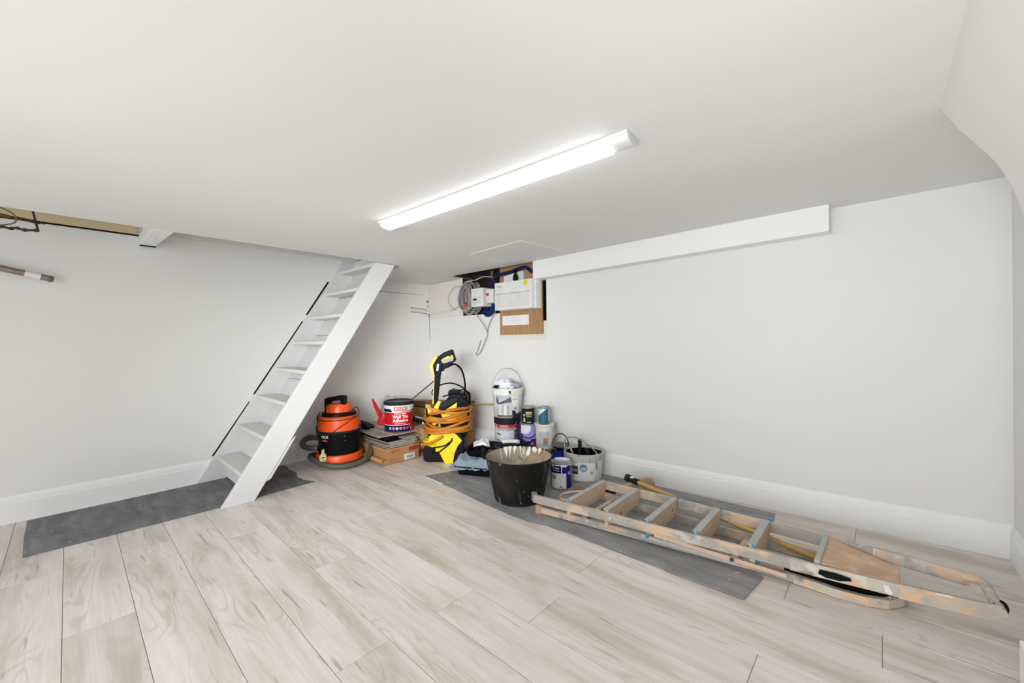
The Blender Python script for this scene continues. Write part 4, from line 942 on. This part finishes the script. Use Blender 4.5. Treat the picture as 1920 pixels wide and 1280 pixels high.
band(t, w, 'pale_edge', flat('#c3d2d6', .4), .040, .060, .02, .12, .0010, 5)
# blue tin
t, w = pot('paint_tin', 'blue and white tin with a raised dark handle behind the black bucket', 'tin', 1.930, -.115, .005, .066, .068, .215, flat('#c3c6c8', .4))
MB().lathe([(.0685, .205), (.071, .207), (.071, .218), (.064, .220), (.058, .212), (0, .212)], 36).build('lid', spotted('dirty_lid', '#6e6a62', [('#a39a8a', 9, .5, .2, 1, (1, 1, 1))], .6), t, smooth=35)
band(t, w, 'black_rim_paint', M_BK, -.08, .105, .178, .206, .0012, 14); band(t, w, 'blue_band', flat('#1f35b0', .4), -.085, .035, .120, .178, .0012, 12); band(t, w, 'pale_band', flat('#b7c1cf', .4), -.085, .045, .085, .119, .0012, 12)
bail(t, w, .072, .190, .115, -.2, .0045, flat('#34383b', .4), tilt=-.01)
# violet tin in front
t, w = pot('paint_tin', 'dripped violet and white tin beside the right side of the black bucket', 'tin', 2.150, -.420, .005, .077, .077, .188, flat('#2e2168', .35))
MB().lathe([(.0775, .176), (.081, .178), (.081, .190), (.075, .194), (.068, .188), (.060, .183), (0, .183)], 36).build('lid', spotted('splashed_lid', '#8d8c92', [('#eceae8', 7, .48, .12, 2, (1, 1, 1))], .5), t, smooth=35)
m_ = MB(); w.band(m_, -.24, .24, lambda u: .172 - .010*max(0, math.sin(u*70)) - .006*max(0, math.sin(u*173 + 1)), .180, .0016, 70); m_.build('paint_drips', flat('#e8e6e2', .5), t)
band(t, w, 'dark_label', flat('#17142f', .4), -.075, -.002, .120, .165, .0010, 10)
mb = MB(); [w.band(mb, -.066 + i*.011, -.058 + i*.011, .145, .156, .0014, 2) for i in range(5)]; w.band(mb, -.066, -.012, .131, .136, .0014, 6); mb.build('lettering', flat('#c9c4da', .5), t)
band(t, w, 'white_stripe', flat('#e8e6e2', .5), .002, .008, .118, .176, .0014, 2)
band(t, w, 'white_label', flat('#cfcdc8', .4), -.085, .040, .004, .116, .0010, 14); band(t, w, 'green_mark', flat('#5f9a4e', .4), -.068, -.036, .072, .096, .0014, 5)
mb = MB(); mb.add([w.p(-.012, .006, .0016), w.p(.020, .004, .0016), w.p(.012, .016, .0016), w.p(-.006, .026, .0016)], [(0, 1, 2, 3)]); mb.build('black_mark', M_BK, t)
mb = MB(); w.disc(mb, .070, .115, .016, .0014); mb.build('pale_disc', flat('#8d86c0', .4), t)
band(t, w, 'white_side', flat('#dcdad8', .4), .090, .100, .09, .17, .0012, 3)
# white bucket with black inside
t = thing('paint_bucket', 'white bucket with a dirty rim, black inside, holding brushes', 'bucket', (2.160, -.120, .005))
M_DIRTY = spotted('dirty_white_plastic', '#c2bfb6', [('#4a4843', 16, .58, .12, 2, (1, 1, .5)), ('#e0ded8', 8, .6, .2, 5, (1, 1, 1))], .5)
MB().lathe([(0, 0), (.138, 0), (.141, .005), (.150, .155), (.150, .205), (.1465, .205), (.136, .02), (0, .012)], 48).build('body', M_WH, t, smooth=35)
MB().lathe([(.1505, .150), (.1575, .153), (.159, .205), (.155, .210), (.148, .208)], 48).build('rim', M_DIRTY, t, smooth=35)
MB().lathe([(.1478, .2075), (.1455, .19), (.138, .08), (0, .07)], 48).build('black_lining', flat('#0b0b0b', .5), t, smooth=40)
w = Wrap(lambda v: .141 + .009*v/.155, math.atan2(CAM.y + .12, CAM.x - 2.16))
band(t, w, 'white_label', flat('#e2dfda', .4), -.13, .085, .006, .146, .0010, 20)
band(t, w, 'picture', flat('#3c434c', .4), -.110, -.045, .055, .120, .0015, 8); band(t, w, 'picture_light', flat('#8d8f96', .4), -.104, -.052, .075, .096, .0019, 7); band(t, w, 'picture_line', flat('#d8d6d2', .4), -.097, -.092, .055, .120, .0022, 2)
mb = MB(); w.disc(mb, -.003, .108, .030, .0015, 24); mb.build('seal', flat('#7d7f9f', .4), t, label='round teal and grey seal')
mb = MB(); w.disc(mb, -.003, .110, .024, .0019, 24); mb.build('seal_ring', flat('#9fc5c4', .4), t)
mb = MB(); w.band(mb, -.024, .018, .112, lambda u: .112 + math.sqrt(max(0, .021**2 - (u + .003)**2)) + .002, .0023, 10); mb.build('seal_mark', flat('#2f9c98', .4), t)
mb = MB()
for i in range(5): w.band(mb, .050 + i*.0045, .0525 + i*.0045, .058, .080, .0015, 1)
mb.build('barcode', flat('#6a6862', .5), t)
band(t, w, 'lug', flat('#8d8a82', .5), .098, .112, .09, .148, .003, 3)
a = w.ang + PI/2
d = Vector((math.cos(a), math.sin(a), 0)); f = Vector((math.cos(w.ang), math.sin(w.ang), 0)); u_ = Vector((0, 0, 1))
MB().tube([tuple(q) for q in (-d*.150 + f*.05 + u_*.185, -d*.148 + f*.03 + u_*.275, -d*.125 + f*.0 + u_*.305, -d*.06 + f*.0 + u_*.305, d*.02 + f*.04 + u_*.272, d*.09 + f*.08 + u_*.222, d*.125 + f*.10 + u_*.165)], .0055, 8, 6).build('wire_handle', flat('#8f8d86', .4, .3), t, smooth=60)
def tool(name, label, cat, base, top, r, m):
    o = MB().tube([(0, 0, 0), tuple(Vector(top) - Vector(base))], r, 12, 1).build(name, m, smooth=40); o.location = base
    return tag(o, label, cat)
B0 = Vector((2.160, -.120, .085))
tool('brush_handle', 'black round tool handle standing up in the white paint bucket', 'tool handle', B0 - d*.03 - f*.01, B0 - d*.030 - f*.03 + u_*.21, .0155, flat('#1f2022', .4))
tool('wooden_stirrer', 'pale wooden stick leaning inside the white paint bucket', 'stick', B0 - d*.055 + f*.02, B0 - d*.105 - f*.01 + u_*.145, .0075, flat('#d0a67e', .7))
tool('brush_handle', 'shorter black tool handle inside the white paint bucket', 'tool handle', B0 + d*.03 - f*.03, B0 + d*.03 - f*.05 + u_*.135, .022, flat('#252628', .4))

# ------------------------------------------------------------------ paint trays and cloth left of the bucket
def tray(name, label, loc, rz, sx, sy, h, m, ribs=True, tilt=(0, 0)):
    t = thing(name, label, 'paint tray', loc, rz); t.rotation_euler = (tilt[0], tilt[1], rz)
    a, b = sx, sy; e = .86; th = .004
    mb = MB()
    lo = [(-a*e, -b*e, 0), (a*e, -b*e, 0), (a*e, b*e, 0), (-a*e, b*e, 0)]; hi = [(-a, -b, h), (a, -b, h), (a, b, h), (-a, b, h)]
    li = [(x*.97, y*.97, z + th) for x, y, z in lo]; hi2 = [(x*.955, y*.97, z) for x, y, z in hi]
    mb.add(lo + hi + hi2 + li, [(0,3,2,1)] + [(i, (i+1)%4, 4+(i+1)%4, 4+i) for i in range(4)] + [(4+i, 4+(i+1)%4, 8+(i+1)%4, 8+i) for i in range(4)] + [(8+i, 8+(i+1)%4, 12+(i+1)%4, 12+i) for i in range(4)] + [(12, 13, 14, 15)])
    mb.build('tray', m, t, bevel=.002)
    MB().strip([(-a - .006, -b - .006, h), (a + .006, -b - .006, h)], .014, .005).strip([(a + .006, -b, h), (a + .006, b, h)], .014, .005).strip([(-a - .006, b + .006, h), (a + .006, b + .006, h)], .014, .005).strip([(-a - .006, -b, h), (-a - .006, b, h)], .014, .005).build('lip', m, t)
    return t
M_TRAY = spotted('splashed_black_tray', '#101010', [('#cfcdc8', 9, .66, .05, 3, (1, 1, 1))], .45)
tray('paint_tray', 'black paint tray on the floor beneath the blue grey cloth', (1.425, -.572, .004), FACE - .30, .150, .16, .072, M_BK)
t2 = tray('paint_tray', 'black paint tray on the blue grey cloth, holding a white rag', (1.405, -.505, .138), FACE - .25, .118, .125, .055, M_BK, tilt=(.10, .03))
t3 = tray('paint_tray', 'white splashed black paint tray behind the black bucket', (1.640, -.410, .185), FACE + .25, .115, .09, .050, M_TRAY, tilt=(-.12, -.14))
# draped cloth
m_ = MB(); n = 22
for i in range(n + 1):
    for j in range(n + 1):
        u, v = i/n*2 - 1, j/n*2 - 1
        r = max(abs(u), abs(v)); z = .122 - .050*max(0, r - .62)/.38 + .040*noise.noise(Vector((u*2.9, v*2.6, 1))) + .030*noise.noise(Vector((u*6.5, v*4.5, 4)))
        z = z - .025*max(0, -v)*(1 - u)*.5
        m_.v.append((u*.195*(1 + .06*math.sin(v*7)), v*.185*(1 + .05*math.sin(u*9)), max(.078, z) if r < .8 else max(.05, z - .012)))
for i in range(n):
    for j in range(n): m_.f.append((i*(n+1)+j, (i+1)*(n+1)+j, (i+1)*(n+1)+j+1, i*(n+1)+j+1))
o = tag(m_.build('drape_cloth', flat('#8796a0', .85), smooth=70), 'blue grey cloth draped over the black paint tray left of the bucket', 'cloth'); o.location = (1.405, -.572, .010); o.rotation_euler = (0, 0, FACE - .28)
sol = o.modifiers.new('thick', 'SOLIDIFY'); sol.thickness = .003
m_ = MB(); n = 14
for i in range(n + 1):
    for j in range(n + 1):
        u, v = i/n*2 - 1, j/n*2 - 1
        m_.v.append((u*.068 + .01*noise.noise(Vector((u, v*2, 7))), v*.075, .055 + .042*(1 - u*u)*(1 - v*v*.6) + .020*noise.noise(Vector((u*2.2, v*2.2, 3))) + .03*max(0, u + v - .6)))
for i in range(n):
    for j in range(n): m_.f.append((i*(n+1)+j, (i+1)*(n+1)+j, (i+1)*(n+1)+j+1, i*(n+1)+j+1))
o = tag(m_.build('white_rag', flat('#e4e3e1', .85), smooth=70), 'folded white rag lying in the upper black paint tray', 'cloth'); o.location = (1.395, -.525, .155); o.rotation_euler = (0, 0, FACE + .1)
sol = o.modifiers.new('thick', 'SOLIDIFY'); sol.thickness = .004
tag(MB().tube([(0, 0, 0), (.07, .02, .012), (.15, .03, .02)], .016, 10, 4).build('mini_roller', flat('#dddbd5', .7), smooth=50), 'white mini paint roller lying across the splashed tray', 'paint roller').location = (1.57, -.440, .246)

# ------------------------------------------------------------------ plaster-spattered platform stepladder lying on its back
M_ALU = spotted('spattered_aluminium', '#b3aca0', [('#ddc0a6', 5, .50, .10, 2, (.8, 2, 2)), ('#cfc8bd', 11, .56, .10, 5, (1, 1, 1)), ('#8f877c', 9, .62, .12, 8, (1, 1, 1)), ('#e9e6e0', 17, .68, .05, 11, (1, 1, 1))], .55, .15)
M_ALU2 = spotted('heavily_spattered_rail', '#c4bbad', [('#ddb999', 9, .49, .08, 1, (1, 1, 1)), ('#d9cfc2', 14, .55, .08, 4, (1, 1, 1)), ('#7f7468', 10, .62, .10, 7, (1, 1, 1)), ('#efece8', 12, .66, .05, 12, (1, 1, 1)), ('#1d1b1a', 22, .735, .02, 15, (1, 1, 1))], .6)
M_STEP = NT('plastered_tread')
v_ = M_STEP.coords((3, 3, 60))
c_ = M_STEP.ramp(M_STEP.noise(v_, 2, 3), [(.35, lin('#cdb094')), (.65, lin('#dfc7ab'))])
c_ = M_STEP.mix(M_STEP.ramp(M_STEP.noise(M_STEP.coords((1, 1, 1)), 5, 3), [(.5, K[0]), (.75, K[1])]), c_, lin('#e0c0a4'))
c_ = M_STEP.mix(M_STEP.ramp(M_STEP.noise(M_STEP.coords((1, 1, 1)), 26, 1), [(.745, K[0]), (.76, K[1])]), c_, lin('#4a3f36'))
M_STEP = M_STEP.fin(c_, .75)
M_BLUE = flat('#2f93c4', .5); M_DULL = flat('#b5b3ae', .55)
LO = Vector((3.0, -.68, .005))
ld = thing('stepladder', 'long platform stepladder spattered with pink plaster, lying by the back wall', 'ladder', LO)
def lp(*q): return [tuple(Vector(p) - LO) for p in q]
near = [(2.305, -.928, .100), (2.7, -.873, .100), (3.1, -.834, .100), (3.55, -.762, .100), (3.75, -.736, .096), (4.0, -.690, .096), (4.18, -.656, .096), (4.235, -.645, .097)]
MB().strip(lp(*near), .020, .048).build('front_rail', M_ALU, ld, bevel=.002)
far = [(2.50, -.428, .098), (2.9, -.405, .098), (3.45, -.405, .098), (3.75, -.405, .096), (4.0, -.385, .092), (4.19, -.395, .088)]
MB().strip(lp(*far), .020, .052).build('front_rail', M_ALU, ld, bevel=.002)
MB().strip(lp((2.28, -.905, .105), (2.315, -.924, .1)), .030, .060).build('rubber_foot', flat('#7f7a72', .7), ld, bevel=.005)
# front treads stand on edge now that the ladder lies down
for k in range(5):
    xn, xf_ = 2.537 + .2365*k, 2.524 + .2395*k
    yn, yf = -.901 + .0305*k, -.425 + .006*k
    mb = MB().hexa(lp((xn - .012, yn + .014, .034), (xn + .012, yn + .014, .034), (xf_ + .012, yf - .012, .034), (xf_ - .012, yf - .012, .034),
                      (xn - .012, yn + .014, .128), (xn + .012, yn + .014, .128), (xf_ + .012, yf - .012, .128), (xf_ - .012, yf - .012, .128)))
    mb.build('tread', M_STEP, ld, bevel=.004)
    MB().hexa(lp((xn - .020, yn + .015, .1282), (xn + .014, yn + .015, .1282), (xf_ + .014, yf - .013, .1282), (xf_ - .020, yf - .013, .1282),
                 (xn - .020, yn + .015, .1335), (xn + .014, yn + .015, .1335), (xf_ + .014, yf - .013, .1335), (xf_ - .020, yf - .013, .1335))).build('tread_edge', M_DULL, ld)
    if k != 1:
        MB().sphere((0, 0, 0), .0085, 10, 6, (1, .8, 1.5), .3, k).build('blue_rivet', M_BLUE, ld, smooth=60, at=lp((xn + .006, yn + .016, .126))[0], label='blue paint-daubed fixing')
    if k > 0:
        MB().sphere((0, 0, 0), .0075, 10, 6, (1.4, .8, .9), .3, k + 9).build('blue_rivet', M_BLUE, ld, smooth=60, at=lp((xf_ + .008, yf + .008, .130))[0], label='blue paint-daubed fixing')
MB().sphere((0, 0, 0), .012, 10, 6, (1, .5, 1), .3, 30).build('blue_rivet', M_BLUE, ld, smooth=60, at=lp((3.50, -.748, .060))[0])
MB().sphere((0, 0, 0), .009, 10, 6, (1, .5, 1.2), .3, 31).build('blue_rivet', M_BLUE, ld, smooth=60, at=lp((3.015, -.858, .060))[0])
# platform and top hoop
plq = [(3.715, -.720, .122), (3.985, -.660, .098), (3.990, -.425, .070), (3.725, -.418, .128)]
MB().hexa(lp(*[(x, y, z - .007) for x, y, z in plq], *[(x, y, z + .003) for x, y, z in plq])).build('platform', spotted('plastered_platform', '#d9b494', [('#b9b3a2', 5, .60, .08, 3, (1.2, 3, 1)), ('#e2c6ab', 12, .55, .1, 6, (1, 1, 1)), ('#1f1c1a', 19, .745, .015, 9, (1.6, 1, 1))], .75), ld, bevel=.003)
MB().hexa(lp((3.712, -.722, .115), (3.735, -.722, .115), (3.742, -.418, .121), (3.720, -.418, .121), (3.712, -.722, .131), (3.735, -.722, .131), (3.742, -.418, .137), (3.720, -.418, .137))).build('platform_lip', M_DULL, ld, bevel=.003)
MB().strip(lp((3.63, -.7625, .098), (3.72, -.750, .098), (3.85, -.728, .097), (4.0, -.702, .096)), .004, .050).build('rail_plate', M_ALU2, ld)
MB().strip(lp((3.98, -.706, .096), (4.10, -.686, .096), (4.20, -.664, .097), (4.250, -.650, .097)), .005, .056).build('hoop_side', M_ALU2, ld)
MB().strip(lp((3.90, -.401, .096), (4.03, -.390, .092), (4.12, -.392, .090), (4.20, -.400, .088)), .006, .050).build('hoop_side', M_ALU2, ld)
MB().tube(lp((4.180, -.397, .095), (4.217, -.405, .100), (4.236, -.435, .102), (4.240, -.50, .103), (4.244, -.58, .104), (4.248, -.630, .103), (4.248, -.652, .100)), .017, 10, 5).build('hoop', M_ALU2, ld, smooth=50)
MB().tube(lp((4.262, -.640, .100), (4.267, -.622, .108), (4.264, -.604, .117), (4.254, -.596, .120)), .005, 8, 5).build('black_cap', M_BK, ld, smooth=50)
# rear frame underneath
rear = [(2.322, -.905, .028), (2.7, -.852, .028), (3.2, -.785, .028), (3.56, -.728, .026), (3.70, -.722, .022), (3.80, -.722, .020), (3.88, -.710, .020), (3.94, -.680, .020), (3.985, -.625, .022), (4.005, -.58, .024)]
MB().strip(lp(*rear), .020, .036).build('rear_rail', M_ALU, ld, bevel=.002)
MB().strip(lp((3.64, -.7345, .023), (3.72, -.7345, .022), (3.80, -.7340, .020), (3.887, -.7205, .020), (3.950, -.689, .020), (3.995, -.631, .022), (4.018, -.582, .024)), .004, .036).build('rear_shoe', M_ALU2, ld)
MB().strip(lp((2.30, -.445, .028), (2.7, -.450, .028), (3.2, -.455, .028), (3.6, -.448, .028), (3.96, -.470, .028)), .018, .050).build('rear_rail', M_ALU, ld, bevel=.002)
MB().strip(lp((2.28, -.440, .030), (2.40, -.442, .030)), .030, .066).build('rubber_foot', flat('#8c8170', .7), ld, bevel=.008)
MB().strip(lp((2.305, -.908, .028), (2.345, -.903, .028)), .026, .054).build('rubber_foot', flat('#c19477', .7), ld, bevel=.005)
for x in (2.60, 3.40):
    MB().bar(lp((x, -.862 + (x - 2.6)*.13, .025))[0], lp((x, -.455, .025))[0], .030, .012).build('cross_bar', M_ALU, ld, bevel=.002)
MB().tube(lp((2.515, -.88, .125), (2.46, -.86, .120), (2.435, -.80, .122), (2.47, -.74, .128), (2.52, -.70, .132)), .007, 8, 5, flatx=.5).build('strap_loop', flat('#cfa485', .6), ld, smooth=60)
MB().strip(lp((3.60, -.706, .050), (3.75, -.700, .050), (3.88, -.684, .050), (3.95, -.645, .050)), .004, .056).build('gap_shade_strip', flat('#0f0e0d', .8), ld)  # black strip added so the gap under the front rail looks shaded
# folded stays between the frames
MB().bar(lp((3.05, -.850, .075))[0], lp((3.62, -.775, .046))[0], .006, .018).build('stay', flat('#d7b79c', .55), ld, bevel=.001)
MB().bar(lp((2.98, -.852, .050))[0], lp((3.435, -.795, .040))[0], .006, .020).build('stay', M_DULL, ld, bevel=.001)
MB().lathe([(0, 0), (.009, 0), (.009, .006), (0, .006)], 12).build('stay_bolt', flat('#4a3f37', .5), ld, at=lp((3.41, -.812, .060))[0], rot=(PI/2, 0, 0))
MB().hexa(lp((2.45, -.4175, .050), (2.60, -.418, .050), (2.60, -.4165, .050), (2.45, -.416, .050), (2.45, -.4175, .068), (2.60, -.418, .068), (2.60, -.4165, .068), (2.45, -.416, .068))).build('rail_slot', flat('#3a2318', .8), ld)
MB().add(lp((3.735, -.7595, .112), (3.79, -.7515, .113), (3.835, -.7430, .106), (3.84, -.7420, .094), (3.80, -.7490, .083), (3.755, -.7565, .084), (3.73, -.7605, .093)), [tuple(range(7))]).build('black_patch', flat('#15181b', .6), ld)
MB().add(lp((3.935, -.7185, .110), (3.95, -.7155, .110), (3.965, -.7125, .083), (3.955, -.7145, .074), (3.94, -.7175, .080)), [tuple(range(5))]).build('white_splash', flat('#e8e5e2', .6), ld)
MB().sphere((0, 0, 0), .007, 10, 6).build('rivet', flat('#efe9df', .4), ld, smooth=60, at=lp((3.955, -.664, .034))[0])

# long-handled tool and wooden offcut behind the ladder
hp = thing('long_handled_tool', 'wooden pole with a dark metal socket lying along the far rail of the stepladder', 'tool', (2.66, -.285, .125))
MB().tube([(.02, -.004, -.001), (.50, -.092, -.045), (1.10, -.200, -.098)], .0145, 12, 4).build('pole', wood('ochre_pole', '#b98d4d', '#cfa562', (2, 20, 20), .5), hp, smooth=50)
MB().tube([(-.045, .012, .002), (.045, -.008, -.003)], .021, 14, 1).build('socket', flat('#2b2a2a', .5), hp, smooth=40)
MB().tube([(-.055, .014, .006), (-.032, .010, .003)], .026, 14, 1).build('socket_lip', flat('#3a3634', .5), hp, smooth=40)
MB().sphere((-.005, -.006, .020), .012, 10, 6, (1.4, .8, .5)).build('white_splash', flat('#e9e5e0', .6), hp, smooth=60)
MB().prism([(-.12, 0), (.12, 0), (.12, .075), (.10, .098), (.075, .104), (.04, .096), (-.12, .02)], -.014, .014, 'y').build('offcut', wood('pale_plywood', '#c09a70', '#d8b88f', (6, 1, 16), .7), None, bevel=.004)
o = bpy.data.objects['offcut']; o.name = 'wooden_offcut'; o.location = (2.62, -.13, .004); o.rotation_euler = (.12, 0, .62)
tag(o, 'pale wooden offcut with a rounded corner standing behind the pole socket', 'wood')
